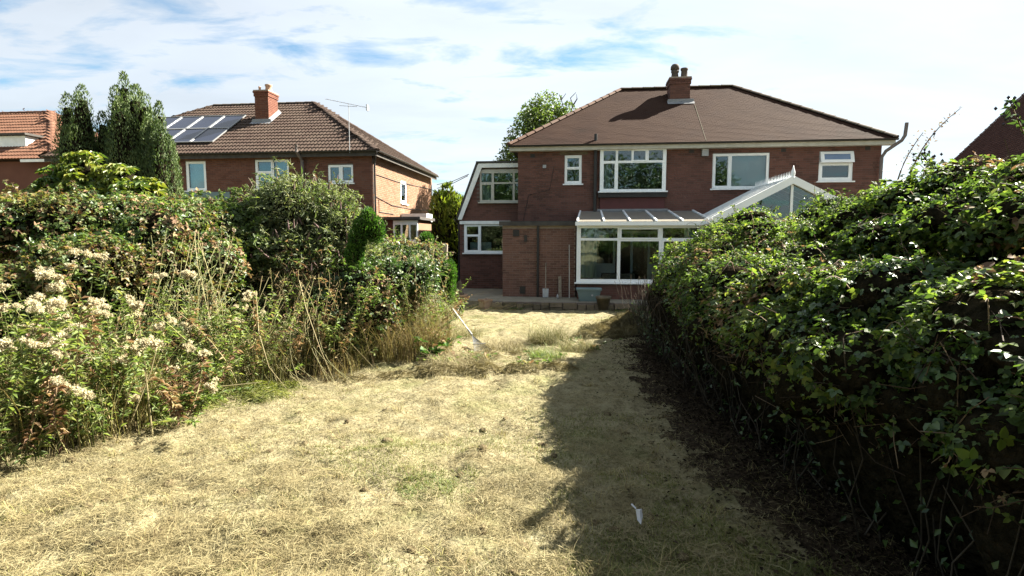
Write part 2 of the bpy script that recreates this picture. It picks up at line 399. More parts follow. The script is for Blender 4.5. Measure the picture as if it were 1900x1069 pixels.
class MB:
    def __init__(self):
        self.v, self.f = [], []

    def add(self, vs, fs):
        n = len(self.v)
        self.v += [tuple(p) for p in vs]
        self.f += [tuple(i + n for i in f) for f in fs]
        return self

    def box(self, x0, x1, y0, y1, z0, z1):
        return self.add([(x0, y0, z0), (x1, y0, z0), (x1, y1, z0), (x0, y1, z0), (x0, y0, z1), (x1, y0, z1), (x1, y1, z1), (x0, y1, z1)],
                        [(0, 3, 2, 1), (4, 5, 6, 7), (0, 1, 5, 4), (1, 2, 6, 5), (2, 3, 7, 6), (3, 0, 4, 7)])

    def bar(self, a, b, w, h, up=(0, 0, 1)):
        a, b = Vector(a), Vector(b)
        d = (b - a).normalized()
        s = d.cross(Vector(up)).normalized() * w / 2
        u = s.cross(d).normalized() * h / 2
        vs = [p + i * s + j * u for p in (a, b) for i, j in ((-1, -1), (1, -1), (1, 1), (-1, 1))]
        return self.add(vs, [(3, 2, 1, 0), (4, 5, 6, 7), (0, 1, 5, 4), (1, 2, 6, 5), (2, 3, 7, 6), (3, 0, 4, 7)])

    def tube(self, pts, r, n=8, r1=None):
        pts = [Vector(p) for p in pts]
        m = len(pts)
        base = len(self.v)
        for i, p in enumerate(pts):
            d = (pts[min(i + 1, m - 1)] - pts[max(i - 1, 0)]).normalized()
            s = d.cross(Vector((0, 0, 1)))
            if s.length < 1e-3:
                s = Vector((1, 0, 0))
            s.normalize()
            u = s.cross(d)
            rr = r if r1 is None else r + (r1 - r) * i / (m - 1)
            for k in range(n):
                a = 2 * math.pi * k / n
                self.v.append(tuple(p + (s * math.cos(a) + u * math.sin(a)) * rr))
        for i in range(m - 1):
            for k in range(n):
                self.f.append((base + i * n + k, base + i * n + (k + 1) % n, base + (i + 1) * n + (k + 1) % n, base + (i + 1) * n + k))
        self.f.append(tuple(base + k for k in range(n))[::-1])
        self.f.append(tuple(base + (m - 1) * n + k for k in range(n)))
        return self

    def lathe(self, c, prof, n=14):
        base = len(self.v)
        for r, z in prof:
            for k in range(n):
                a = 2 * math.pi * k / n
                self.v.append((c[0] + r * math.cos(a), c[1] + r * math.sin(a), c[2] + z))
        for i in range(len(prof) - 1):
            for k in range(n):
                self.f.append((base + i * n + k, base + i * n + (k + 1) % n, base + (i + 1) * n + (k + 1) % n, base + (i + 1) * n + k))
        self.f.append(tuple(base + k for k in range(n))[::-1])
        self.f.append(tuple(base + (len(prof) - 1) * n + k for k in range(n)))
        return self

    def plate(self, xs, zs, solid, y0, y1):
        """A slab in the x-z plane made of grid cells; open where solid() is false."""
        nx, nz = len(xs) - 1, len(zs) - 1
        g = [[solid((xs[i] + xs[i + 1]) / 2, (zs[j] + zs[j + 1]) / 2) for j in range(nz)] for i in range(nx)]
        for i in range(nx):
            for j in range(nz):
                if not g[i][j]:
                    continue
                a, b, c, d = xs[i], xs[i + 1], zs[j], zs[j + 1]
                q = [[(a, y0, c), (b, y0, c), (b, y0, d), (a, y0, d)], [(b, y1, c), (a, y1, c), (a, y1, d), (b, y1, d)]]
                if i == 0 or not g[i - 1][j]: q.append([(a, y1, c), (a, y0, c), (a, y0, d), (a, y1, d)])
                if i == nx - 1 or not g[i + 1][j]: q.append([(b, y0, c), (b, y1, c), (b, y1, d), (b, y0, d)])
                if j == 0 or not g[i][j - 1]: q.append([(a, y1, c), (b, y1, c), (b, y0, c), (a, y0, c)])
                if j == nz - 1 or not g[i][j + 1]: q.append([(a, y0, d), (b, y0, d), (b, y1, d), (a, y1, d)])
                for p in q:
                    self.add(p, [(0, 1, 2, 3)])
        return self

    def map(self, fn):
        self.v = [fn(p) for p in self.v]
        return self

    def mesh(self, name, org=(0, 0, 0)):
        me = bpy.data.meshes.new(name)
        me.from_pydata([(p[0] - org[0], p[1] - org[1], p[2] - org[2]) for p in self.v], [], self.f)
        me.update()
        return me

    def build(self, name, mat, parent=None, kind=None, smooth=False, label=None):
        me = self.mesh(name, ORG[parent.name] if parent is not None else (0, 0, 0))
        if smooth:
            me.polygons.foreach_set('use_smooth', [True] * len(me.polygons))
        o = mesh_obj(name, me, parent, mat)
        if kind: o['kind'] = kind
        if label: o['label'] = label
        return o


def structure(o):
    o['kind'] = 'structure'
    return o


def inside(rects, x, z, m=0.0):
    return any(r[0] - m < x < r[1] + m and r[2] - m < z < r[3] + m for r in rects)


def swap_xy(mb, x_at, mirror=1):
    """Turn something built along x on y=0 into a wall that runs back in y at x = x_at, facing +x."""
    return mb.map(lambda p: (x_at - p[1] * mirror, p[0], p[2]))


def wall_slab(name, parent, x0, x1, z0, z1, holes, mat, y0=0.012, y1=0.26, turn=None, clip=None):
    xs = sorted({x0, x1, *[h[0] for h in holes], *[h[1] for h in holes]})
    zs = sorted({z0, z1, *[h[2] for h in holes], *[h[3] for h in holes]})
    xs = [x for x in xs if x0 - 1e-6 <= x <= x1 + 1e-6]
    zs = [z for z in zs if z0 - 1e-6 <= z <= z1 + 1e-6]
    mb = MB().plate(xs, zs, lambda x, z: not inside(holes, x, z), y0, y1)
    if turn is not None:
        swap_xy(mb, turn)
    return mb.build(name, mat, parent)


BRICK_MESH = {}


def brick_mesh(mat):
    if mat not in BRICK_MESH:
        b = MB().add([(-0.1075, 0, -0.0325), (0.1075, 0, -0.0325), (0.1075, 0, 0.0325), (-0.1075, 0, 0.0325),
                      (-0.1075, 0.03, -0.0325), (0.1075, 0.03, -0.0325), (0.1075, 0.03, 0.0325), (-0.1075, 0.03, 0.0325)],
                     [(0, 1, 2, 3), (1, 5, 6, 2), (4, 0, 3, 7), (3, 2, 6, 7), (1, 0, 4, 5)])
        me = b.mesh('brick')
        me.materials.append(MAT[mat])
        BRICK_MESH[mat] = me
    return BRICK_MESH[mat]


def bricks(wall, x0, x1, z0, z1, holes, mat, n_single=300, prefer=None, turn=None, keep=None):
    """Bricks in stretcher bond, 12 mm proud of the mortar slab: the n_single best ones as objects, the rest as one part."""
    org = ORG[wall.name]
    full, cut = [], []
    rows = int((z1 - z0) / 0.075)
    R = random.Random(int(abs(x0 * 100) + abs(z1 * 37)))
    for j in range(rows):
        zc = z0 + 0.0375 + j * 0.075
        x = x0 - (0.1125 if j % 2 else 0.0)
        while x < x1 - 0.03:
            a, b = max(x, x0) + 0.004, min(x + 0.225, x1) - 0.004
            segs = [(a, b)]
            for h in holes:
                if h[2] - 0.03 < zc < h[3] + 0.03:
                    ns = []
                    for p, q in segs:
                        if q <= h[0] or p >= h[1]:
                            ns.append((p, q))
                        else:
                            if p < h[0]: ns.append((p, h[0]))
                            if q > h[1]: ns.append((h[1], q))
                    segs = ns
            for p, q in segs:
                if q - p < 0.03 or (keep and not keep((p + q) / 2, zc)):
                    continue
                if q - p > 0.2:
                    full.append(((p + q) / 2, zc))
                else:
                    cut.append((p, q, zc))
            x += 0.225
    if prefer:
        full.sort(key=lambda c: prefer(*c))
    one = full[:n_single]
    me = brick_mesh(mat)
    for xc, zc in one:
        o = bpy.data.objects.new('brick', me)
        COL.objects.link(o)
        o.parent = wall
        dy = R.uniform(-0.002, 0.003)
        if turn is None:
            o.location = (xc - org[0], dy - org[1], zc - org[2])
        else:
            o.location = (turn - dy - org[0], xc - org[1], zc - org[2])
            o.rotation_euler = (0, 0, math.pi / 2)
    mb = MB()
    for xc, zc in full[n_single:]:
        cut.append((xc - 0.1075, xc + 0.1075, zc))
    for p, q, zc in cut:
        d = R.uniform(-0.002, 0.003)
        mb.add([(p, d, zc - 0.0325), (q, d, zc - 0.0325), (q, d, zc + 0.0325), (p, d, zc + 0.0325), (p, 0.03, zc - 0.0325), (q, 0.03, zc - 0.0325), (q, 0.03, zc + 0.0325), (p, 0.03, zc + 0.0325)],
               [(0, 1, 2, 3), (1, 5, 6, 2), (4, 0, 3, 7), (3, 2, 6, 7), (1, 0, 4, 5)])
    if cut:
        if turn is not None:
            swap_xy(mb, turn)
        mb.build('brickwork', mat, wall, 'stuff')


def window(parent, x0, x1, z0, z1, panes, y=0.03, sash=(), turn=None, sill=True, mat='upvc', glass='glass', depth=0.07, name='window', curtain=None, label=None):
    """Frame mesh with pane and sill children. panes, sash: rectangles in wall metres; sash marks opening lights with a second, proud frame."""
    xs = sorted({x0, x1, *[p[0] for p in panes], *[p[1] for p in panes]})
    zs = sorted({z0, z1, *[p[2] for p in panes], *[p[3] for p in panes]})
    fix = (lambda mb: swap_xy(mb, turn)) if turn is not None else (lambda mb: mb)
    mb = MB().plate(xs, zs, lambda x, z: not inside(panes, x, z), y, y + depth)
    for s in sash:
        w_ = 0.05
        q = (s[0] + w_, s[1] - w_, s[2] + w_, s[3] - w_)
        mb.plate([s[0], q[0], q[1], s[1]], [s[2], q[2], q[3], s[3]], lambda x, z: not inside([q], x, z), y - 0.018, y + 0.03)
    fr = fix(mb).build(name, mat, parent, label=label)
    for p in panes:
        fix(MB().box(p[0] - 0.004, p[1] + 0.004, y + 0.036, y + 0.044, p[2] - 0.004, p[3] + 0.004)).build('pane', glass, fr)
    if sill:
        fix(MB().box(x0 - 0.06, x1 + 0.06, y - 0.10, y + 0.02, z0 - 0.045, z0 - 0.002)).build('sill', mat, fr)
    for c in curtain or ():
        fix(cloth(*c)).build('curtain' if c[-1] > 0 else 'blind', 'curtain' if c[-1] > 0 else 'blind', fr)
    return fr


def cloth(x0, x1, z0, z1, y, amp):
    n = max(2, int((x1 - x0) / 0.03)) if amp > 0 else 2
    mb = MB()
    vs = []
    for i in range(n + 1):
        x = x0 + (x1 - x0) * i / n
        yy = y + amp * math.sin(i * 1.3) * 0.04
        pinch = 0.0
        vs += [(x, yy, z0), (x + pinch, yy, z1)]
    mb.add(vs, [(2 * i, 2 * i + 2, 2 * i + 3, 2 * i + 1) for i in range(n)])
    return mb


# ------------------------------------------------------------------ ground
def vnoise(x, y, scale, seed):
    x = np.asarray(x, float) * scale
    y = np.asarray(y, float) * scale
    xi, yi = np.floor(x), np.floor(y)
    fx, fy = x - xi, y - yi
    fx, fy = fx * fx * (3 - 2 * fx), fy * fy * (3 - 2 * fy)

    def h(a, b):
        v = np.sin(a * 127.1 + b * 311.7 + seed * 74.7) * 43758.5453
        return v - np.floor(v)
    return (h(xi, yi) * (1 - fx) + h(xi + 1, yi) * fx) * (1 - fy) + (h(xi, yi + 1) * (1 - fx) + h(xi + 1, yi + 1) * fx) * fy


def gz(x, y):
    x, y = np.asarray(x, float), np.asarray(y, float)
    yy = np.clip(y, 0, 17.0)
    z = -0.03 * yy
    near = np.clip((24 - y) / 6, 0, 1) * np.clip((y + 2) / 2, 0, 1)
    z = z + near * (0.05 * (vnoise(x, y, 1.1, 1) - 0.5) + 0.05 * (vnoise(x, y, 3.1, 2) - 0.5) + 0.065 * (vnoise(x, y, 6.3, 8) - 0.5))
    lip = np.clip((y - 7.4 + 0.25 * x + 0.5 * (vnoise(x, y, 0.8, 5) - .5)) / 0.35, 0, 1) * np.clip((10.2 - y) / 1.2, 0, 1) * np.clip((x + 3.2) / 1.0, 0, 1) * np.clip((2.6 - x) / 0.6, 0, 1)
    return z + 0.07 * lip


def build_ground():
    xs = np.concatenate([np.array([-1500, -600, -250, -120, -60, -35, -22, -15, -11]), np.arange(-9, 7.01, 0.07), np.array([8, 10, 13, 18, 26, 40, 70, 130, 260, 600, 1500])])
    ys = np.concatenate([np.array([-800, -300, -120, -60, -30, -15, -8, -4, -2]), np.arange(-1, 18.01, 0.07), np.array([19, 20, 22, 25, 30, 40, 60, 100, 180, 320, 700, 1500])])
    X, Y = np.meshgrid(xs, ys, indexing='ij')
    Z = gz(X, Y)
    nx, ny = X.shape
    V = np.stack([X, Y, Z], -1).reshape(-1, 3)
    i, j = np.meshgrid(np.arange(nx - 1), np.arange(ny - 1), indexing='ij')
    a = (i * ny + j).ravel()
    F = np.stack([a, a + ny, a + ny + 1, a + 1], -1)
    o = mesh_obj('lawn', np_mesh('lawn', V, F), None, 'lawn')
    structure(o)


build_ground()

# ------------------------------------------------------------------ roofs
ZB = -0.27                                      # patio level


def hip_roof(house, x0, x1, y0, y1, ze, zr, over, hip_mat, tile, tile_mat, singles, right_mat=None, front_only=False):
    """Hipped roof: under sheet, tiles on the front and the two hips, ridge and hip tiles as parts."""
    X0, X1, Y0, Y1 = x0 - over, x1 + over, y0 - over, y1 + over
    ym = (Y0 + Y1) / 2
    run = ym - Y0
    A, B, C_, D = (X0, Y0, ze), (X1, Y0, ze), (X1, Y1, ze), (X0, Y1, ze)
    E, F_ = (X0 + run, ym, zr), (X1 - run, ym, zr)
    roof = MB().add([A, B, C_, D, E, F_], [(0, 1, 5, 4), (1, 2, 5), (2, 3, 4, 5), (3, 0, 4), (3, 2, 1, 0)]).build('roof', 'under_tile', house)
    org = ORG[house.name]
    slope = math.atan2(zr - ze, run)
    L = math.hypot(run, zr - ze)

    def plane_tiles(P, along, up, length, taper0, taper1, budget):
        """P: eaves start; along, up: unit vectors; tiles where inside the trapezoid."""
        tw, tg, mesh_fn = tile
        nrm = Vector(along).cross(Vector(up)).normalized()
        rot = Matrix((Vector(along), Vector(up), nrm)).transposed()
        rows = int(L / tg)
        spots = []
        for j in range(rows + 1):
            b = j * tg
            lo, hi = taper0 * b, length - taper1 * b
            n = int(length / tw) + 1
            for i in range(n):
                a = (i + 0.5 + (0.5 if (j % 2 and tw < 0.25) else 0)) * tw
                if lo - tw * 0.1 < a < hi + tw * 0.1 and b < L - 0.02:
                    spots.append((a, b))
        return spots, rot, Vector(P), Vector(along), Vector(up), nrm, tw, tg, mesh_fn

    cs, sn = math.cos(slope), math.sin(slope)
    k = cs                                       # hip at 45 degrees in plan: plan run = b*cos
    sides = [plane_tiles(A, (1, 0, 0), (0, cs, sn), X1 - X0, k, k, True)]
    if not front_only:
        sides.append(plane_tiles(B, (0, 1, 0), (-cs, 0, sn), Y1 - Y0, k, k, False))
        sides.append(plane_tiles(D, (0, -1, 0), (cs, 0, sn), Y1 - Y0, k, k, False))
    shared = tile[2]().mesh('tile')
    shared.materials.append(MAT[tile_mat])
    joined = MB()
    R = random.Random(3)
    for si, (spots, rot, P, al, up, nrm, tw, tg, fn) in enumerate(sides):
        single = set()
        if singles and si == 0:
            order = sorted(spots, key=lambda s: singles(P.x + s[0], s[1]))
            single = set(order[:300])
        unit = fn()
        uv = [Vector(p) for p in unit.v]
        for a, b in spots:
            p = P + al * a + up * (b - 0.03) + nrm * (0.012 + R.uniform(-0.001, 0.001))
            if (a, b) in single:
                o = bpy.data.objects.new('tile', shared)
                COL.objects.link(o)
                o.parent = roof
                o.matrix_local = Matrix.Translation(p - Vector(org)) @ rot.to_4x4()
            else:
                joined.add([p + rot @ q for q in uv], unit.f)
    joined.build('tiles', tile_mat, roof, 'stuff')
    # ridge and hip tiles
    lines = [(E, F_, hip_mat[0]), (A, E, hip_mat[1]), (B, F_, hip_mat[2]), (D, E, hip_mat[1]), (C_, F_, hip_mat[2])]
    cap_cache = {}
    for a, b, mt in lines:
        a, b = Vector(a), Vector(b)
        d = b - a
        n = max(1, int(d.length / 0.42))
        seg = d.length / n
        if (round(seg, 3), mt) not in cap_cache:
            c = MB()
            prof = [(0.13 * math.cos(t), 0.085 * math.sin(t)) for t in np.linspace(0, math.pi, 7)]
            prof2 = [(0.115 * math.cos(t), 0.072 * math.sin(t)) for t in np.linspace(0, math.pi, 7)]
            vs = [(0, p, q) for p, q in prof] + [(seg * 0.985, p, q) for p, q in prof2]
            c.add(vs, [(i, i + 7, i + 8, i + 1) for i in range(6)] + [tuple(range(7)), tuple(range(13, 6, -1))])
            me = c.mesh('hip_tile')
            me.materials.append(MAT[mt])
            cap_cache[(round(seg, 3), mt)] = me
        me = cap_cache[(round(seg, 3), mt)]
        u = d.normalized()
        s = Vector((0, 0, 1)).cross(u).normalized()
        nn = u.cross(s)
        rot = Matrix((u, s, nn)).transposed().to_4x4()
        for i in range(n):
            o = bpy.data.objects.new('ridge_tile' if mt == hip_mat[0] and a == Vector(E) else 'hip_tile', me)
            COL.objects.link(o)
            o.parent = roof
            o.matrix_local = Matrix.Translation(a + u * seg * i + nn * 0.015 - Vector(org)) @ rot
    return roof, (A, B, E, F_, slope)


def flat_tile(w_, l_):
    def fn():
        x = w_ / 2 - 0.003
        return MB().add([(-x, 0, 0.008), (x, 0, 0.008), (x, l_ + 0.02, 0.0), (-x, l_ + 0.02, 0.0), (-x, 0, -0.004), (x, 0, -0.004)], [(0, 1, 2, 3), (4, 5, 1, 0)])
    return fn


def roll_tile(w_, l_):
    """Interlocking tile with two rolls and a thick front edge."""
    def fn():
        zs = [0.0, 0.024, 0.024, 0.0, 0.024, 0.024, 0.0]
        xs = [-0.5, -0.40, -0.20, -0.08, 0.10, 0.30, 0.5]
        mb = MB()
        vs = [(x * w_, 0, z + 0.036) for x, z in zip(xs, zs)] + [(x * w_, l_ + 0.03, z + 0.005) for x, z in zip(xs, zs)] + [(x * w_, 0.012, z - 0.01) for x, z in zip(xs, zs)]
        fs = [(i, i + 1, i + 8, i + 7) for i in range(6)] + [(14 + i, 15 + i, i + 1, i) for i in range(6)]
        return mb.add(vs, fs)
    return fn


def gutter(house, p0, p1, r=0.055, mat='black_plastic'):
    p0, p1 = Vector(p0), Vector(p1)
    d = (p1 - p0)
    u = d.normalized()
    s = Vector((0, 0, 1)).cross(u)
    mb = MB()
    prof = [(r * math.cos(t), r * math.sin(t)) for t in np.linspace(math.pi, 2 * math.pi, 7)]
    inner = [(q[0] * 0.86, q[1] * 0.86) for q in prof[::-1]]
    ring = prof + inner
    n = len(ring)
    vs = [p0 + s * a + Vector((0, 0, b)) for a, b in ring] + [p1 + s * a + Vector((0, 0, b)) for a, b in ring]
    mb.add(vs, [(i, i + n, (i + 1) % n + n, (i + 1) % n) for i in range(n)] + [tuple(range(n)), tuple(range(2 * n - 1, n - 1, -1))])
    return mb.build('gutter', mat, house)


def chimney(house, x0, x1, y0, y1, zb, zt, mat, mortar, pots):
    ch = MB().box(x0 + 0.012, x1 - 0.012, y0 + 0.012, y1 - 0.012, zb - 0.9, zt).build('chimney', mortar, house)
    mb = MB()
    R = random.Random(9)
    rows = int((zt - zb + 0.6) / 0.075)
    for j in range(rows):
        z = zt - 0.0375 - j * 0.075
        o = 0.03 if j in (1, 2) else (0.055 if j == 0 else 0.0)
        for (fx, a0, a1, at) in (('y', x0 - o, x1 + o, y0 - o), ('x', y0 - o, y1 + o, x0 - o), ('X', y0 - o, y1 + o, x1 + o)):
            a = a0 - (0.1125 if j % 2 else 0)
            while a < a1 - 0.02:
                p, q = max(a, a0) + 0.005, min(a + 0.225, a1) - 0.005
                a += 0.225
                if q - p < 0.02: continue
                if fx == 'y': mb.box(p, q, at, at + 0.06, z - 0.0325, z + 0.0325)
                elif fx == 'x': mb.box(at, at + 0.06, p, q, z - 0.0325, z + 0.0325)
                else: mb.box(at - 0.06, at, p, q, z - 0.0325, z + 0.0325)
    mb.build('brickwork', mat, ch, 'stuff')
    MB().box(x0 - 0.04, x1 + 0.04, y0 - 0.04, y1 + 0.04, zt + 0.002, zt + 0.05).build('flaunching', 'mortar', ch)
    for (px, py, r, h, cowl) in pots:
        prof = [(r * 1.15, 0), (r * 1.1, 0.06), (r, 0.1), (r * 0.9, h - 0.1), (r * 1.1, h - 0.06), (r * 1.1, h), (r * 0.7, h), (r * 0.65, h - 0.1)]
        pt = MB().lathe((px, py, zt + 0.05), prof).build('chimney_pot', 'terracotta' if mat != 'brick_dark' else 'pot_grey', ch, smooth=True)
        if cowl:
            MB().lathe((px, py, zt + 0.05 + h), [(r * 0.8, 0), (r * 1.25, 0.05), (r * 1.2, 0.16), (r * 0.8, 0.24), (r * 0.2, 0.27)]).build('cowl', 'pot_grey', ch, smooth=True)
    return ch


# ------------------------------------------------------------------ the brick house with the bay window
house = thing('brick_house', 'dark red brick house with plain hipped roof and bay window above the conservatory', 'house', (0, 0, ZB), HOUSE)
BW, BD, EZ = 12.28, 7.8, 4.95
H_SW = (1.68, 2.29, 3.60, 4.61)
H_BAY = (2.93, 5.21, 3.31, 4.90)
H_RW = (6.80, 8.69, 3.38, 4.58)
H_RS = (10.30, 11.40, 3.60, 4.60)
H_IN = (2.75, 5.30, -0.10, 1.92)
H_IN2 = (7.4, 9.4, -0.10, 1.92)
holes = [H_SW, H_BAY, H_RW, H_RS, H_IN, H_IN2, (2.93, 5.21, 2.70, 3.31)]
wl = wall_slab('wall', house, 0, BW, ZB, EZ - 0.02, holes, 'mortar_dark')
bricks(wl, 0, BW, ZB, EZ - 0.05, holes, 'brick_dark', 300, prefer=lambda x, z: 0 if (5.4 < x < 10.2 and 2.7 < z < 4.8) else 1)
sd = MB().box(0.0, 0.25, 0.262, BD - 0.262, ZB, EZ - 0.02).build('side_wall', 'brick_dark', house)
sd = MB().box(BW - 0.25, BW, 0.262, BD - 0.262, ZB, EZ - 0.02).build('side_wall', 'brick_dark', house)
MB().box(0, BW, BD - 0.26, BD, ZB, EZ - 0.02).build('back_wall', 'brick_dark', house)
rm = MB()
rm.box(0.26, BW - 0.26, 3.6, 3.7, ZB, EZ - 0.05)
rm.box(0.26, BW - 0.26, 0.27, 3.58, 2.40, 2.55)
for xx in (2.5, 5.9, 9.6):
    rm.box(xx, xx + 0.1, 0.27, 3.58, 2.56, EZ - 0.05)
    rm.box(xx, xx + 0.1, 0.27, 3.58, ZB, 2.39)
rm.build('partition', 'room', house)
hip_roof(house, 0, BW, 0, BD, EZ, 7.80, 0.30, ('hip_dark', 'hip_tile', 'hip_dark'), (0.165, 0.10, flat_tile(0.165, 0.10)), 'plain_tile', None)
# eaves
MB().box(-0.28, BW + 0.28, -0.278, -0.25, EZ - 0.20, EZ - 0.035).build('fascia', 'cream_paint', house)
MB().box(-0.28, BW + 0.28, -0.248, -0.002, EZ - 0.20, EZ - 0.18).build('soffit', 'cream_paint', house)
gutter(house, (-0.32, -0.345, EZ - 0.02), (BW + 0.32, -0.345, EZ - 0.02))
chimney(house, 5.70, 6.46, 2.60, 3.40, 6.8, 7.86, 'brick_dark', 'mortar_dark', [(5.93, 3.0, 0.14, 0.34, True), (6.29, 3.0, 0.135, 0.42, False)])
# lead flashing round the chimney foot
sl = (7.80 - EZ) / (BD / 2 + 0.3)
def roof_z(y): return EZ + (y + 0.30) * sl
MB().add([(5.60, 2.42, roof_z(2.42) + 0.05), (6.62, 2.42, roof_z(2.42) + 0.05), (6.62, 2.59, roof_z(2.59) + 0.06), (5.60, 2.59, roof_z(2.59) + 0.06),
          (5.62, 2.595, roof_z(2.59) + 0.16), (6.60, 2.595, roof_z(2.59) + 0.16)], [(0, 1, 2, 3), (3, 2, 5, 4)]).build('flashing', 'lead', house)
# dark party line down the roof
MB().bar((6.60, 2.4, roof_z(2.4) + 0.028), (6.50, -0.28, roof_z(-0.28) + 0.020), 0.018, 0.012).build('party_seam', 'hip_dark', house)
# windows
window(house, *H_SW, [(1.78, 2.19, 4.20, 4.51), (1.77, 2.20, 3.70, 4.11)], sash=[(1.70, 2.27, 4.14, 4.57)])
MB().box(1.50, 2.50, -0.012, 0.05, 4.625, 4.73).build('lintel', 'stone', house)
bx0, bx1, bz0, bz1 = H_BAY
t0 = 4.32
window(house, bx0, bx1, bz0, bz1,
       [(3.05, 3.47, t0 + 0.05, 4.72), (3.55, 4.01, t0 + 0.05, 4.72), (4.09, 4.49, t0 + 0.07, 4.70), (4.61, 5.09, t0 + 0.05, 4.72), (3.06, 3.44, 3.40, t0 - 0.04), (3.56, 5.08, 3.38, t0 - 0.03)],
       y=-0.14, depth=0.16, sash=[(4.03, 4.56, t0 + 0.01, 4.77)], curtain=[(3.02, 3.30, 3.38, 4.28, 0.10, 1.0)])
MB().box(2.88, 5.27, -0.17, 0.012, 3.10, 3.255).build('bay_sill', 'black_plastic', house)
MB().box(2.94, 5.20, -0.05, 0.20, 2.70, 3.095).build('bay_panel', 'render_red', house, label='red rendered panel below the bay window')
MB().box(2.85, 5.30, -0.10, 0.012, 2.62, 2.695).build('bay_flashing', 'lead', house)
window(house, *H_RW, [(6.91, 7.32, 3.48, 4.49), (7.45, 8.60, 3.46, 4.50)], sash=[(6.83, 7.39, 3.41, 4.55)], curtain=[(7.42, 8.66, 3.42, 4.54, 0.28, -1)])
rs = window(house, *H_RS, [(10.43, 11.28, 3.72, 4.12)], name='window')
sa = MB().plate([10.33, 10.44, 11.28, 11.39], [4.20, 4.30, 4.50, 4.58], lambda x, z: not inside([(10.44, 11.28, 4.30, 4.50)], x, z), 0, 0.06)
def tilt(p):
    a = math.radians(-14)
    y, z = p[1], p[2] - 4.58
    return (p[0], y * math.cos(a) - z * math.sin(a) - 0.02, 4.58 + y * math.sin(a) + z * math.cos(a)) if False else (p[0], -0.02 + y - (-z) * 0.30, 4.58 + z * 0.97)
sa.map(tilt).build('open_sash', 'upvc', rs)
MB().box(10.44, 11.28, 0.025, 0.03, 4.30, 4.50).map(tilt).build('pane', 'glass_frost', rs)
MB().plate([10.30, 10.36, 11.34, 11.40], [4.2, 4.22, 4.56, 4.60], lambda x, z: not inside([(10.36, 11.34, 4.22, 4.56)], x, z), 0.03, 0.08).build('top_light_frame', 'upvc', rs)
# french window seen through the conservatory
window(house, *H_IN, [(2.86, 3.44, 0.75, 1.82), (3.52, 4.06, 0.0, 1.82), (4.14, 4.66, 0.0, 1.82), (4.74, 5.20, 0.75, 1.82)], sill=False)
window(house, *H_IN2, [(7.5, 8.35, 0.0, 1.82), (8.45, 9.3, 0.0, 1.82)], sill=False)
# pipes and fittings
MB().tube([(2.77, -0.10, 2.45), (2.77, -0.10, 5.32)], 0.055, 10).build('soil_pipe', 'black_plastic', house)
MB().tube([(BW - 0.05, -0.12, ZB), (BW - 0.05, -0.12, 4.35), (BW + 0.05, -0.16, 4.55), (BW + 0.42, -0.36, 4.86), (BW + 0.50, -0.38, 5.02), (BW + 0.53, -0.38, 5.42)], 0.055, 10).build('downpipe', 'grey_pipe', house)
MB().box(6.42, 6.64, -0.09, -0.002, 4.50, 4.74).build('alarm_box', 'white_bits', house)
MB().box(0.90, 1.02, -0.03, -0.002, 4.17, 4.28).build('vent_cover', 'white_bits', house)
for vx, vz in ((0.45, 4.55), (9.05, 4.60), (6.0, 4.62), (11.75, 4.62)):
    MB().box(vx, vx + 0.16, -0.006, 0.006, vz, vz + 0.12).build('air_brick', 'black_plastic', house)
MB().tube([(1.3, -0.02, 4.22), (1.15, -0.015, 3.4), (0.4, -0.015, 3.22), (0.2, -0.015, 2.3)], 0.008, 5).build('cable', 'cable', house)

# ------------------------------------------------------------------ the side extension with the sloping roof edge
SX = 0.8                                        # set back behind the house front
ext = thing('side_extension', 'two storey brick side extension with white bargeboard on its sloping roof edge', 'extension', (-1.2, SX, ZB), HOUSE)
xl, xk = -2.33, -1.58
def ext_keep(x, z): return z < 2.5 or x > xl + (z - 2.5) / (4.42 - 2.5) * (xk - xl) + 0.02
UW = (-1.53, -0.02, 3.02, 4.24)
LW = (-2.15, -0.40, 1.10, 2.18)
wmb = MB()
wmb.add([(xl, SX + 0.012, ZB), (-0.002, SX + 0.012, ZB), (-0.002, SX + 0.012, 1.10), (xl, SX + 0.012, 1.10)], [(0, 1, 2, 3)])
wmb.add([(xl, SX + 0.012, 1.10), (LW[0], SX + 0.012, 1.10), (LW[0], SX + 0.012, 2.18), (xl, SX + 0.012, 2.18)], [(0, 1, 2, 3)])
wmb.add([(LW[1], SX + 0.012, 1.10), (-0.002, SX + 0.012, 1.10), (-0.002, SX + 0.012, 2.18), (LW[1], SX + 0.012, 2.18)], [(0, 1, 2, 3)])
wmb.add([(xl, SX + 0.012, 2.18), (-0.002, SX + 0.012, 2.18), (-0.002, SX + 0.012, 3.02), (xl + 0.2, SX + 0.012, 3.02), (xl, SX + 0.012, 2.5)], [(0, 1, 2, 3, 4)])
wmb.add([(xl + 0.2, SX + 0.012, 3.02), (UW[0], SX + 0.012, 3.02), (UW[0], SX + 0.012, 4.42), (xk, SX + 0.012, 4.42)], [(0, 1, 2, 3)])
wmb.add([(UW[0], SX + 0.012, 4.24), (-0.002, SX + 0.012, 4.24), (-0.002, SX + 0.012, 4.42), (UW[0], SX + 0.012, 4.42)], [(0, 1, 2, 3)])
ew = wmb.build('wall', 'mortar_dark', ext)
class _Off: pass
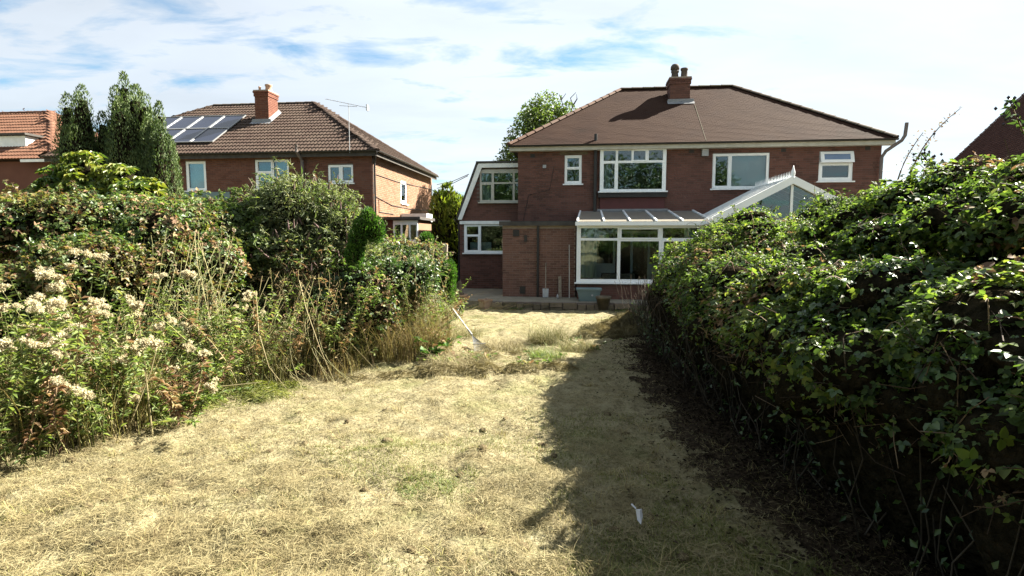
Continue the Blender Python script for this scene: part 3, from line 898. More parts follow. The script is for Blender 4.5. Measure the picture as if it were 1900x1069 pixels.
def ext_bricks():
    full = MB()
    R = random.Random(2)
    for j in range(int((4.40 - ZB) / 0.075)):
        z = ZB + 0.0375 + j * 0.075
        x = xl - (0.1125 if j % 2 else 0)
        while x < 0:
            p, q = max(x, xl) + 0.004, min(x + 0.225, -0.004) - 0.004
            x += 0.225
            m_ = (p + q) / 2
            if q - p < 0.03 or not ext_keep(m_ - 0.05, z) or inside([UW, LW], m_, z, 0.03):
                continue
            for h in (UW, LW):
                if h[2] - 0.03 < z < h[3] + 0.03:
                    if p < h[0] < q: q = h[0]
                    if p < h[1] < q: p = h[1]
            d = SX + R.uniform(-0.002, 0.003)
            full.add([(p, d, z - .0325), (q, d, z - .0325), (q, d, z + .0325), (p, d, z + .0325), (p, SX + .03, z - .0325), (q, SX + .03, z - .0325), (q, SX + .03, z + .0325), (p, SX + .03, z + .0325)],
                     [(0, 1, 2, 3), (1, 5, 6, 2), (4, 0, 3, 7), (3, 2, 6, 7), (1, 0, 4, 5)])
    full.build('brickwork', 'brick_dark', ew, 'stuff')
ext_bricks()
rb = MB()
rb.add([(xl - 0.12, SX - 0.12, 2.42), (xk - 0.08, SX - 0.12, 4.50), (xk - 0.08, 7.0, 4.50), (xl - 0.12, 7.0, 2.42), (xl - 0.02, SX - 0.12, 2.42), (xk + 0.02, SX - 0.12, 4.44), (xk + 0.02, 7.0, 4.44), (xl - 0.02, 7.0, 2.42)],
       [(0, 3, 2, 1), (4, 5, 6, 7), (0, 1, 5, 4), (0, 4, 7, 3)])
rb.box(xk - 0.08, -0.002, SX - 0.14, 7.0, 4.46, 4.54)
rb.build('roof', 'felt', ext)
MB().add([(xl - 0.05, SX - 0.122, 2.36), (xl + 0.11, SX - 0.122, 2.36), (xk + 0.14, SX - 0.122, 4.30), (xk + 0.0, SX - 0.122, 4.44), (xl - 0.05, SX - 0.09, 2.36), (xl + 0.11, SX - 0.09, 2.36), (xk + 0.14, SX - 0.09, 4.30), (xk + 0.0, SX - 0.09, 4.44)],
         [(0, 1, 2, 3), (1, 5, 6, 2), (0, 3, 7, 4), (4, 7, 6, 5), (0, 4, 5, 1)]).build('bargeboard', 'white_paint', ext)
MB().add([(xk + 0.005, SX - 0.124, 4.30), (-0.01, SX - 0.124, 4.30), (-0.01, SX - 0.124, 4.455), (xk + 0.005, SX - 0.124, 4.455), (xk + 0.005, SX - 0.09, 4.30), (-0.01, SX - 0.09, 4.30), (-0.01, SX - 0.09, 4.455), (xk + 0.005, SX - 0.09, 4.455)],
         [(0, 1, 2, 3), (1, 5, 6, 2), (0, 3, 7, 4), (4, 7, 6, 5), (0, 4, 5, 1), (3, 2, 6, 7)]).build('fascia', 'white_paint', ext)
MB().box(xl + 0.02, -0.35, SX - 0.10, SX - 0.002, 2.19, 2.31).build('cornice', 'white_paint', ext)
MB().box(xl, xl + 0.2, SX + 0.03, 7.0, ZB, 2.42).build('side_wall', 'brick_dark', ext)
MB().box(xl, -0.002, 6.9, 7.0, ZB, 4.4).build('back_wall', 'brick_dark', ext)
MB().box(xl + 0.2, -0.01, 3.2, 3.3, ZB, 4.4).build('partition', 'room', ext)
uz = 3.72
window(ext, *UW, [(-1.47, -1.08, uz + .05, 4.10), (-0.99, -0.28, uz + .04, 4.10), (-0.20, -0.06, uz + .04, 4.10), (-1.45, -1.10, 3.10, uz - .05), (-0.99, -0.28, 3.09, uz - .02), (-0.20, -0.06, 3.09, uz - .02)],
       y=SX - 0.03, mat='cream_paint', curtain=[(-1.49, -1.12, 3.05, 4.2, SX + 0.2, 0.6)])
window(ext, *LW, [(-2.05, -1.60, 1.80, 2.10), (-2.03, -1.62, 1.20, 1.72), (-1.50, -0.44, 1.18, 2.12)], y=SX - 0.03, sash=[(-2.10, -1.55, 1.13, 1.77)],
       curtain=[(-2.0, -1.15, 1.12, 1.50, SX + 0.35, -1)])
gutter(ext, (xl - 0.17, SX - 0.1, 2.40), (xl - 0.17, 7.0, 2.40))
MB().tube([(xl - 0.17, SX + 0.1, 2.37), (xl - 0.06, SX + 0.12, 2.2), (xl - 0.06, SX + 0.12, ZB)], 0.04, 8).build('downpipe', 'black_plastic', ext)

# ------------------------------------------------------------------ the flat roofed brick outshot
FY = -2.0
out = thing('brick_outhouse', 'low flat-roofed brick outhouse beside the white conservatory', 'outhouse', (0.9, FY, ZB), HOUSE)
ow = MB().box(-0.30, 2.10, FY + 0.012, FY + 0.2, ZB, 2.08).build('wall', 'mortar', out)
def out_bricks():
    org = ORG[ow.name]
    me = brick_mesh('brick_ext')
    cut = MB()
    n = 0
    R = random.Random(4)
    for j in range(int((2.02 - ZB) / 0.075)):
        z = ZB + 0.0375 + j * 0.075
        x = -0.30 - (0.1125 if j % 2 else 0)
        while x < 2.08:
            p, q = max(x, -0.30) + 0.004, min(x + 0.225, 2.10) - 0.004
            x += 0.225
            if q - p < 0.03: continue
            d = FY + R.uniform(-0.002, 0.003)
            if q - p > 0.2 and n < 300:
                o = bpy.data.objects.new('brick', me)
                COL.objects.link(o)
                o.parent = ow
                o.location = ((p + q) / 2 - org[0], d - org[1], z - org[2])
                n += 1
            else:
                cut.add([(p, d, z - .0325), (q, d, z - .0325), (q, d, z + .0325), (p, d, z + .0325), (p, FY + .03, z - .0325), (q, FY + .03, z - .0325), (q, FY + .03, z + .0325), (p, FY + .03, z + .0325)],
                        [(0, 1, 2, 3), (1, 5, 6, 2), (4, 0, 3, 7), (3, 2, 6, 7), (1, 0, 4, 5)])
    cut.build('brickwork', 'brick_ext', ow, 'stuff')
out_bricks()
MB().box(-0.29, -0.06, FY + 0.21, SX - 0.12, ZB, 2.06).build('side_wall', 'brick_ext', out)
MB().box(-0.40, 2.14, FY - 0.10, SX - 0.13, 2.09, 2.22).build('roof', 'felt', out)
MB().box(-0.39, 2.13, FY - 0.125, FY - 0.102, 2.07, 2.20).build('roof_edge', 'felt', out)
MB().tube([(0.88, FY - 0.06, ZB), (0.88, FY - 0.06, 2.06)], 0.038, 8).build('downpipe', 'black_plastic', out)
for a, b, c_, d in ((0.05, 0.26, 1.72, 1.94), (0.42, 0.52, 1.55, 1.76)):
    MB().box(a, b, FY - 0.02, FY - 0.004, c_, d).build('vent', 'black_plastic', out)
MB().box(0.28, 0.46, FY - 0.02, FY - 0.004, -0.17, 0.07).build('drain_vent', 'black_plastic', out)

# ------------------------------------------------------------------ the lean-to conservatory
CY0 = -2.5
con = thing('lean_to_conservatory', 'white lean-to conservatory with beige sheet roof and dwarf brick wall', 'conservatory', (4.1, CY0, ZB), HOUSE)
cx0, cx1 = 2.14, 6.02
cwl = MB().box(cx0 + 0.02, cx1 - 0.02, CY0 + 0.012, CY0 + 0.2, ZB, 0.20).build('dwarf_wall', 'mortar_dark', con)
cb = MB()
R_ = random.Random(6)
for j in range(6):
    z = ZB + 0.0375 + j * 0.075
    x = cx0 + 0.02 - (0.1125 if j % 2 else 0)
    while x < cx1 - 0.05:
        p, q = max(x, cx0 + 0.02) + 0.004, min(x + 0.225, cx1 - 0.02) - 0.004
        x += 0.225
        if q - p < 0.03: continue
        me = brick_mesh('brick_dark')
        if q - p > 0.2:
            o = bpy.data.objects.new('brick', me); COL.objects.link(o); o.parent = cwl
            g = ORG[cwl.name]
            o.location = ((p + q) / 2 - g[0], CY0 + R_.uniform(-.002, .003) - g[1], z - g[2])
        else:
            cb.box(p, q, CY0, CY0 + 0.03, z - .0325, z + .0325)
cb.build('brickwork', 'brick_dark', cwl, 'stuff')
m1, m2, tz = 3.46, 4.74, 1.62
fw = window(con, cx0, cx1, 0.27, 2.06,
            [(cx0 + 0.13, m1 - 0.05, tz + 0.05, 1.98), (m1 + 0.08, m2 - 0.09, tz + 0.06, 1.94), (m2 + 0.06, cx1 - 0.13, tz + 0.05, 1.98),
             (cx0 + 0.13, m1 - 0.05, 0.37, tz - 0.03), (m1 + 0.05, m2 - 0.05, 0.37, tz - 0.05), (m2 + 0.10, cx1 - 0.16, 0.40, tz - 0.06)],
            y=CY0 - 0.01, sash=[(m1 + 0.02, m2 - 0.03, tz + 0.01, 1.99), (m2 + 0.04, cx1 - 0.10, 0.34, tz - 0.0)], sill=True,
            curtain=[(cx0 + 0.14, cx0 + 0.62, 0.40, 2.0, CY0 + 0.12, 1.0), (cx1 - 0.55, cx1 - 0.2, 0.40, 2.0, CY0 + 0.12, 1.0)])
# right hand return, glazed
sr = MB().plate([0.0, 0.10, 1.15, 1.25, 2.38, 2.46], [0.27, 0.36, tz - .03, tz + .04, 1.98, 2.06], lambda a, z: not inside([(0.10, 1.15, 0.36, tz - .03), (0.10, 1.15, tz + .04, 1.98), (1.25, 2.38, 0.36, tz - .03), (1.25, 2.38, tz + .04, 1.98)], a, z), 0, 0.07)
sr.map(lambda p: (cx1 - p[1] - 0.005, CY0 + 0.065 + p[0] * 0.985, p[2]))
srw = sr.build('side_window', 'upvc', con)
for a0, a1, b0, b1 in ((0.10, 1.15, 0.36, tz - .03), (0.10, 1.15, tz + .04, 1.98), (1.25, 2.38, 0.36, tz - .03), (1.25, 2.38, tz + .04, 1.98)):
    MB().box(cx1 - 0.045, cx1 - 0.037, CY0 + 0.065 + a0, CY0 + 0.065 + a1 * 0.985, b0, b1).build('pane', 'glass', srw)
MB().box(cx1 - 0.2, cx1 - 0.022, CY0 + 0.21, -0.01, ZB, 0.25).build('side_dwarf_wall', 'brick_dark', con)
MB().box(cx0 + 0.02, cx1 - 0.21, CY0 + 0.21, -0.012, ZB + 0.002, ZB + 0.06).build('floor', 'paving', con)
# roof: sheets between white bars
ry0, ry1, rz0, rz1 = CY0 - 0.12, -0.11, 2.19, 2.60
def rp(x, t, dz=0.0): return (x, ry0 + (ry1 - ry0) * t, rz0 + (rz1 - rz0) * t + dz)
bars = [cx0 + 0.02, 2.98, 3.78, 4.58, 5.38, cx1 + 0.20]
tops = [cx0 + 0.12, 2.98, 3.76, 4.54, 5.32, cx1 + 0.13]
roofc = MB()
for a, b in zip(bars, tops):
    A_, B_ = Vector(rp(a, 0, 0.03)), Vector(rp(b, 1, 0.03))
    roofc.bar(A_, B_, 0.055, 0.05)
rc = roofc.build('roof_frame', 'upvc', con)
for i in range(5):
    MB().add([rp(bars[i] + 0.02, 0.0), rp(bars[i + 1] - 0.02, 0.0), rp(tops[i + 1] - 0.02, 1.0), rp(tops[i] + 0.02, 1.0), rp(bars[i] + 0.02, 0.0, -.016), rp(bars[i + 1] - 0.02, 0.0, -.016), rp(tops[i + 1] - 0.02, 1.0, -.016), rp(tops[i] + 0.02, 1.0, -.016)],
             [(0, 1, 2, 3), (7, 6, 5, 4), (0, 4, 5, 1), (1, 5, 6, 2), (3, 2, 6, 7), (0, 3, 7, 4)]).build('roof_panel', 'poly', rc)
MB().box(cx0 - 0.05, cx1 + 0.25, ry0 - 0.11, ry0 + 0.01, 2.06, 2.175).build('gutter', 'upvc', con)
MB().box(cx0 + 0.0, cx1 + 0.2, ry0 + 0.012, CY0 + 0.09, 2.066, 2.18).build('eaves_beam', 'upvc', con)
MB().box(cx0 + 0.1, cx1 + 0.1, -0.108, -0.003, 2.56, 2.612).build('flashing', 'lead', con)
MB().box(3.0, 4.1, -1.2, -0.6, ZB + 0.062, 0.45).build('table_unit', 'wood_old', con)

# ------------------------------------------------------------------ the gabled conservatory
gab = thing('gabled_conservatory', 'white gabled conservatory with spiked roof ridge rising above the hedge', 'conservatory', (8.2, -3.5, ZB), HOUSE)
gx0, gx1, gxm, gy0, ge, ga = 6.32, 10.15, 8.22, -3.5, 2.22, 3.34
def gline(x): return ge + (ga - ge) * (1 - abs(x - gxm) / (gxm - gx0 + 0.25))
fg = MB()
fg.bar((gx0 - 0.25, gy0 - 0.03, ge - 0.03), (gxm, gy0 - 0.03, ga - 0.02), 0.10, 0.20)
fg.bar((gxm, gy0 - 0.034, ga - 0.02), (gx1 + 0.27, gy0 - 0.034, ge - 0.03), 0.10, 0.20)
fg.build('bargeboard', 'upvc', gab)
MB().box(gx0 - 0.1, gx1 + 0.1, gy0 - 0.02, gy0 + 0.08, 2.02, 2.16).build('tie_beam', 'upvc', gab)
gfr = MB()
for xx in (7.2, 8.22, 9.24):
    gfr.box(xx - 0.035, xx + 0.035, gy0 - 0.005, gy0 + 0.06, 2.165, gline(xx) - 0.16)
gfr.box(gx0 + 0.05, gx1 - 0.05, gy0 - 0.003, gy0 + 0.05, 2.162, 2.20)
gw = gfr.build('gable_window', 'upvc', gab)
px_ = [gx0 + 0.1, 7.2, 8.22, 9.24, gx1 - 0.1]
for a, b in zip(px_[:-1], px_[1:]):
    MB().add([(a, gy0 + 0.03, 2.165), (b, gy0 + 0.03, 2.165), (b, gy0 + 0.03, max(2.17, gline(b) - 0.12)), (a, gy0 + 0.03, max(2.17, gline(a) - 0.12)),
              (a, gy0 + 0.038, 2.165), (b, gy0 + 0.038, 2.165), (b, gy0 + 0.038, max(2.17, gline(b) - 0.12)), (a, gy0 + 0.038, max(2.17, gline(a) - 0.12))], [(0, 1, 2, 3), (7, 6, 5, 4)]).build('pane', 'glass', gw)
lowp = [(a + 0.05, b - 0.05, 0.35, 1.95) for a, b in zip([gx0, 7.25, 8.22, 9.2], [7.25, 8.22, 9.2, gx1])]
window(gab, gx0, gx1, 0.25, 2.018, lowp, y=gy0, sill=True)
MB().box(gx0, gx1, gy0 + 0.01, gy0 + 0.2, ZB, 0.20).build('dwarf_wall', 'brick_dark', gab)
MB().box(gx0, gx0 + 0.07, gy0 + 0.08, -0.01, 0.25, 2.02).build('side_frame', 'upvc', gab)
MB().box(gx1 - 0.07, gx1, gy0 + 0.08, -0.01, 0.25, 2.02).build('side_frame', 'upvc', gab)
for sgn, xe in ((-1, gx0 - 0.25), (1, gx1 + 0.27)):
    sh_ = MB()
    n = 6
    for i in range(n):
        y0, y1 = gy0 + 0.03 + i * (3.4 / n) + 0.03, gy0 + 0.03 + (i + 1) * (3.4 / n) - 0.03
        MB().add([(xe, y0, ge), (xe, y1, ge), (gxm + sgn * 0.02, y1, ga), (gxm + sgn * 0.02, y0, ga), (xe, y0, ge - .016), (xe, y1, ge - .016), (gxm + sgn * 0.02, y1, ga - .016), (gxm + sgn * 0.02, y0, ga - .016)],
                 [(0, 1, 2, 3), (7, 6, 5, 4), (0, 4, 5, 1), (2, 6, 7, 3)]).build('roof_panel', 'poly', gab)
        sh_.bar((xe, y1 + 0.03, ge + 0.01), (gxm + sgn * 0.02, y1 + 0.03, ga + 0.01), 0.05, 0.05)
    sh_.build('glazing_bars', 'upvc', gab)
    MB().box(min(xe, xe + sgn * 0.1), max(xe, xe + sgn * 0.1), gy0 - 0.02, -0.02, ge - 0.13, ge - 0.02).build('gutter', 'upvc', gab)
MB().box(gxm - 0.06, gxm + 0.06, gy0 + 0.05, -0.02, ga - 0.01, ga + 0.05).build('ridge_bar', 'upvc', gab)
for i in range(26):
    y = gy0 + 0.12 + i * 0.13
    MB().add([(gxm - 0.012, y - 0.035, ga + 0.05), (gxm + 0.012, y - 0.035, ga + 0.05), (gxm + 0.012, y + 0.035, ga + 0.05), (gxm - 0.012, y + 0.035, ga + 0.05),
              (gxm - 0.012, y - 0.03, ga + 0.10), (gxm + 0.012, y - 0.03, ga + 0.10), (gxm + 0.012, y + 0.03, ga + 0.10), (gxm - 0.012, y + 0.03, ga + 0.10), (gxm, y, ga + 0.26)],
             [(0, 1, 5, 4), (1, 2, 6, 5), (2, 3, 7, 6), (3, 0, 4, 7), (4, 5, 8), (5, 6, 8), (6, 7, 8), (7, 4, 8)]).build('cresting_spike', 'upvc', gab)
MB().lathe((gxm, gy0 - 0.02, ga - 0.02), [(0.05, 0), (0.06, 0.05), (0.035, 0.08), (0.06, 0.15), (0.055, 0.22), (0.025, 0.33), (0.004, 0.40)], 10).build('finial', 'upvc', gab, smooth=True)

# ------------------------------------------------------------------ patio
pat = MB().box(-2.6, 12.5, -3.42, 0.7, -0.62, ZB).map(lambda p: HOUSE.world(p)).build('patio', 'paving')
structure(pat)
pw = thing('patio_wall', 'low mossy stone edging wall in front of the patio', 'garden wall', (0.9, -3.6, -0.52), HOUSE)
MB().box(-0.4, 4.6, -3.55, -3.43, -0.6, -0.275).build('backing', 'mortar_dark', pw)
Rw = random.Random(12)
x = -0.42
while x < 4.6:
    L_ = Rw.uniform(0.20, 0.52)
    zt_ = -0.60
    while zt_ < -0.34:
        h_ = Rw.choice([0.10, 0.14, 0.17, 0.29])
        h_ = min(h_, -0.265 - zt_)
        d_ = Rw.uniform(0, 0.06)
        j_ = lambda: Rw.uniform(-.012, .012)
        MB().add([(x, -3.62 - d_, zt_), (x + L_ - .02, -3.62 - d_ + j_(), zt_), (x + L_ - .025 + j_(), -3.61 - d_ + j_(), zt_ + h_ - .012 + j_()), (x + .006 + j_(), -3.61 - d_ + j_(), zt_ + h_ - .012 + j_()),
                  (x, -3.551, zt_), (x + L_ - .02, -3.551, zt_), (x + L_ - .02, -3.551, zt_ + h_ - .012), (x, -3.551, zt_ + h_ - .012)],
                 [(0, 1, 2, 3), (1, 5, 6, 2), (4, 0, 3, 7), (3, 2, 6, 7)]).build('stone', 'stone', pw)
        zt_ += h_
    x += L_


def pot(name, label, px, py, zb, r0, r1, h, mat='terracotta', group=None, square=False):
    t = thing(name, label, 'plant pot', (px, py, zb), HOUSE, group)
    n = 4 if square else 16
    mb = MB().lathe((px, py, zb), [(r0, 0), (r1, h * 0.84), (r1 * 1.1, h * 0.85), (r1 * 1.1, h), (r1 * 0.93, h), (r1 * 0.88, h * 0.86)], n)
    mb.build('pot', mat, t, smooth=not square)
    MB().lathe((px, py, zb + h * 0.80), [(r1 * 0.87, 0), (r1 * 0.5, 0.02), (0.01, 0.03)], n).build('soil', 'bark', t)
    return t


pot('plant_pot', 'tan pot holding a small stone obelisk at the corner of the patio', -1.45, -3.35, -0.50, 0.16, 0.22, 0.42, 'terracotta', 'pots along the patio')
ob = thing('obelisk', 'small pale stone obelisk standing in the tan pot', 'garden ornament', (-1.45, -3.35, -0.10), HOUSE)
MB().lathe((-1.45, -3.35, -0.10), [(0.12, 0), (0.12, 0.06), (0.08, 0.08), (0.045, 0.34), (0.065, 0.36), (0.03, 0.42), (0.003, 0.50)], 4).build('shaft', 'stone', ob)
pot('plant_pot', 'square tan pot with weeds by the end of the stone edging', -0.62, -3.62, -0.55, 0.17, 0.21, 0.36, 'terracotta', 'pots along the patio', True)
pot('plant_pot', 'tall tapered stone pot just right of the blue grey tub', 2.95, -3.60, -0.54, 0.13, 0.21, 0.48, 'stone', 'pots along the patio')
pot('plant_pot', 'dark stone pot in shade near the end of the right hedge', 4.62, -3.62, -0.54, 0.14, 0.22, 0.40, 'stone', 'pots along the patio')
tr = thing('storage_tub', 'blue grey plastic tub on the patio under the conservatory window', 'tub', (2.55, -2.95, ZB), HOUSE)
MB().add([(2.24, -3.15, ZB), (2.82, -3.15, ZB), (2.82, -2.78, ZB), (2.24, -2.78, ZB), (2.17, -3.2, ZB + .34), (2.89, -3.2, ZB + .34), (2.89, -2.72, ZB + .34), (2.17, -2.72, ZB + .34)],
         [(3, 2, 1, 0), (0, 1, 5, 4), (1, 2, 6, 5), (2, 3, 7, 6), (3, 0, 4, 7)]).build('body', 'trough', tr)
MB().box(2.14, 2.92, -3.23, -2.70, ZB + .342, ZB + .39).build('lid', 'trough', tr)
MB().lathe((2.63, -3.205, ZB + 0.19), [(0.03, 0), (0.03, 0.012)], 10).map(lambda p: (2.63 + (p[0] - 2.63), -3.19 - (p[2] - ZB - 0.19), ZB + 0.19 + (p[1] + 3.205))).build('badge', 'white_bits', tr)
st = thing('wooden_stake', 'short grey wooden stake leaning on the outhouse wall', 'stake', (1.62, -2.2, ZB), HOUSE)
MB().bar((1.62, -2.22, ZB), (1.60, -2.08, 0.42), 0.10, 0.05).build('post', 'wood_old', st)
cn = thing('garden_cane', 'thin pale cane leaning against the outhouse wall', 'cane', (1.85, -2.2, ZB), HOUSE)
MB().tube([(1.92, -2.3, ZB), (1.90, -2.06, 1.45)], 0.012, 6).build('shaft', 'rope_pale', cn)
bt = thing('bottle', 'small white bottle on the patio beside the wooden stake', 'bottle', (1.55, -2.6, ZB), HOUSE)
MB().lathe((1.55, -2.6, ZB), [(0.035, 0), (0.035, 0.1), (0.015, 0.13), (0.015, 0.16)], 10).build('body', 'white_bits', bt, smooth=True)
sp = thing('garden_spade', 'spade leaning by the outhouse downpipe with a pale worn handle', 'spade', (1.12, -2.15, ZB), HOUSE)
MB().tube([(1.15, -2.3, ZB + 0.28), (1.14, -2.06, 0.85)], 0.016, 7).build('handle', 'wood_old', sp)
MB().add([(1.06, -2.33, ZB + .02), (1.24, -2.33, ZB + .02), (1.25, -2.29, ZB + .3), (1.05, -2.29, ZB + .3), (1.06, -2.315, ZB + .02), (1.24, -2.315, ZB + .02), (1.25, -2.275, ZB + .3), (1.05, -2.275, ZB + .3)],
         [(0, 1, 2, 3), (7, 6, 5, 4), (0, 4, 5, 1), (1, 5, 6, 2), (2, 6, 7, 3), (3, 7, 4, 0)]).build('blade', 'metal_grey', sp)

# ------------------------------------------------------------------ the house behind the conifers
lh = thing('tiled_house', 'orange brick house with brown roof tiles, square chimney and solar panels', 'house', (-6, 0, -0.4), LEFTH)
LB = -0.4
LX0, LD = -13.6, 9.0
V1, V2, V3 = (-7.79, -6.91, 3.56, 4.72), (-4.82, -3.40, 3.61, 4.74), (-1.80, -0.77, 3.80, 4.50)
lholes = [V1, V2, V3]
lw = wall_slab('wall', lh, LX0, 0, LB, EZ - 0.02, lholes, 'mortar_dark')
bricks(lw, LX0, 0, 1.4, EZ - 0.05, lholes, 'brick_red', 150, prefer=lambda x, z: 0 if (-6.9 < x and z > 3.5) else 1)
SV = (3.55, 4.45, 3.22, 4.22)
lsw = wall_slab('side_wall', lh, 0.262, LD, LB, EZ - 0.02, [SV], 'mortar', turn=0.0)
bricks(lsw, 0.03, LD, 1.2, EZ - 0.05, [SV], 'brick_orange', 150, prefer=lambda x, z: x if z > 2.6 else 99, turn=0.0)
MB().box(LX0, LX0 + 0.25, 0.27, LD, LB, EZ - 0.02).build('side_wall', 'brick_orange', lh)
MB().box(LX0 + 0.26, -0.27, LD - 0.26, LD, LB, EZ - 0.02).build('back_wall', 'brick_orange', lh)
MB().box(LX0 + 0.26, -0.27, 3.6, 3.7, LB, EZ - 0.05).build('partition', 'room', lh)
_, (rA, rB, rE, rF, rsl) = hip_roof(lh, LX0, 0, 0, LD - 0.4, EZ + 0.02, 7.90, 0.30, ('hip_dark', 'pantile', 'pantile'), (0.30, 0.32, roll_tile(0.30, 0.32)), 'pantile', lambda x, b: abs(x + 2.6) + b * 0.1)
window(lh, *V1, [(-7.67, -7.02, 3.66, 4.63)], curtain=[(-7.76, -6.94, 3.58, 4.70, 0.25, -1)])
MB().box(-7.85, -5.9, -0.06, 0.006, 3.10, 3.50).build('spandrel', 'trough', lh)
window(lh, *V2, [(-4.70, -4.16, 4.30, 4.66), (-4.70, -4.16, 3.70, 4.20), (-4.04, -3.49, 3.70, 4.66)], sash=[(-4.76, -4.10, 4.25, 4.71)], curtain=[(-4.05, -3.42, 3.65, 4.7, 0.25, -1)])
window(lh, *V3, [(-1.71, -1.36, 3.90, 4.41), (-1.20, -0.86, 3.90, 4.41)], sash=[(-1.27, -0.79, 3.83, 4.48)])
window(lh, *SV, [(3.68, 4.32, 3.36, 4.10)], turn=0.0)
MB().box(LX0 - 0.2, 0.26, -0.275, -0.25, EZ - 0.17, EZ + 0.0).build('fascia', 'felt', lh)
MB().box(0.25, 0.275, -0.24, LD, EZ - 0.17, EZ + 0.0).build('fascia', 'felt', lh)
gutter(lh, (LX0 - 0.3, -0.35, EZ + 0.03), (0.32, -0.35, EZ + 0.03))
gutter(lh, (0.36, -0.3, EZ + 0.03), (0.36, LD, EZ + 0.03))
chimney(lh, -6.08, -5.46, 2.30, 3.10, 6.7, 8.0, 'brick_chimney', 'mortar', [(-5.70, 2.8, 0.14, 0.34, False), (-6.0, 2.6, 0.05, 0.22, False)])
lsl = (7.90 - EZ - 0.02) / ((LD - 0.4) / 2 + 0.3)
def lroof_z(y): return EZ + 0.02 + (y + 0.3) * lsl
MB().add([(-6.26, 2.10, lroof_z(2.10) + 0.075), (-5.34, 2.10, lroof_z(2.10) + 0.075), (-5.34, 2.29, lroof_z(2.29) + 0.075), (-6.26, 2.29, lroof_z(2.29) + 0.075), (-6.22, 2.295, lroof_z(2.29) + 0.2), (-5.38, 2.295, lroof_z(2.29) + 0.2),
          (-5.47, 2.29, lroof_z(2.29) + 0.22), (-5.47, 3.16, lroof_z(3.16) + 0.22), (-5.33, 3.16, lroof_z(3.16) + 0.075), (-5.33, 2.29, lroof_z(2.29) + 0.075)],
         [(0, 1, 2, 3), (3, 2, 5, 4), (6, 9, 8, 7)]).build('flashing', 'lead', lh)
MB().tube([(-2.86, -0.40, EZ + 0.28), (-2.85, -0.40, EZ + 0.02), (-2.78, -0.12, EZ - 0.30), (-2.76, -0.10, LB)], 0.065, 9).build('vent_pipe', 'grey_pipe', lh)
MB().tube([(0.30, -0.32, EZ - 0.02), (0.10, 0.06, EZ - 0.28), (0.06, 0.10, EZ - 0.4), (0.06, 0.10, LB)], 0.04, 8).build('downpipe', 'black_plastic', lh)
for pts in ([(0.02, 0.4, 4.15), (0.02, 3.0, 4.12), (0.02, LD - 0.1, 4.28)], [(0.02, 0.3, 3.28), (0.02, 2.2, 3.05), (0.02, 5.0, 3.02), (0.02, LD - 0.3, 3.12)], [(0.02, LD - 0.12, 4.4), (0.02, LD - 0.14, 2.2)], [(0.02, 0.6, 3.2), (0.02, 0.62, 2.7), (0.02, 2.4, 2.68)]):
    MB().tube(pts, 0.013, 5).build('cable', 'cable', lh)
# porch at the side
por = thing('side_porch', 'small flat-roofed porch with white window against the orange side wall', 'porch', (0.75, 1.2, LB), LEFTH)
MB().box(0.02, 0.38, 1.2, 1.3, LB, 2.40).build('wall', 'brick_red', por)
MB().box(0.385, 1.42, 1.2, 1.3, LB, 1.50).build('low_wall', 'brick_red', por)
MB().box(1.34, 1.44, 1.305, 3.3, LB, 2.40).build('side_wall', 'brick_orange', por)
window(por, 0.385, 1.42, 1.505, 2.38, [(0.46, 0.70, 1.6, 2.2), (0.78, 1.05, 1.6, 2.2), (1.12, 1.36, 1.6, 2.2)], y=1.2)
MB().box(-0.0 + 0.004, 1.58, 1.0, 3.4, 2.405, 2.52).build('roof', 'felt', por)
MB().box(0.03, 1.2, 3.42, 4.4, 2.40, 2.75).build('back_fascia', 'white_paint', por)

# solar panels
def lroof_pt(x, y, dz=0.13): return Vector((x, y, lroof_z(y) + dz))
for r_ in range(2):
    for c_ in range(5):
        x1_ = -6.86 - c_ * 1.03
        y0_, y1_ = (0.42, 1.62) if r_ == 0 else (1.66, 2.86)
        x0_ = x1_ - 0.99
        lab = ['roof solar panel beside the chimney', 'second solar panel from the chimney', 'third solar panel from the chimney', 'fourth solar panel from the chimney', 'solar panel farthest from the chimney'][c_] + (', lower row' if r_ == 0 else ', upper row')
        sp_ = thing('solar_panel', 'dark ' + lab, 'solar panel', (x0_, y0_, lroof_z(y0_) + 0.1), LEFTH, 'solar panels on the tiled roof')
        a, b, c2, d = lroof_pt(x0_, y0_), lroof_pt(x1_, y0_), lroof_pt(x1_, y1_), lroof_pt(x0_, y1_)
        up = Vector((0, -math.sin(rsl), math.cos(rsl)))
        MB().add([a, b, c2, d] + [p - up * 0.03 for p in (a, b, c2, d)], [(0, 1, 2, 3), (7, 6, 5, 4), (0, 4, 5, 1), (1, 5, 6, 2), (2, 6, 7, 3), (3, 7, 4, 0)]).build('cells', 'solar', sp_)
        fr_ = MB()
        for p, q in ((a, b), (b, c2), (c2, d), (d, a)):
            fr_.bar(p + up * 0.004, q + up * 0.004, 0.035, 0.04, up)
        fr_.build('frame', 'alu', sp_)
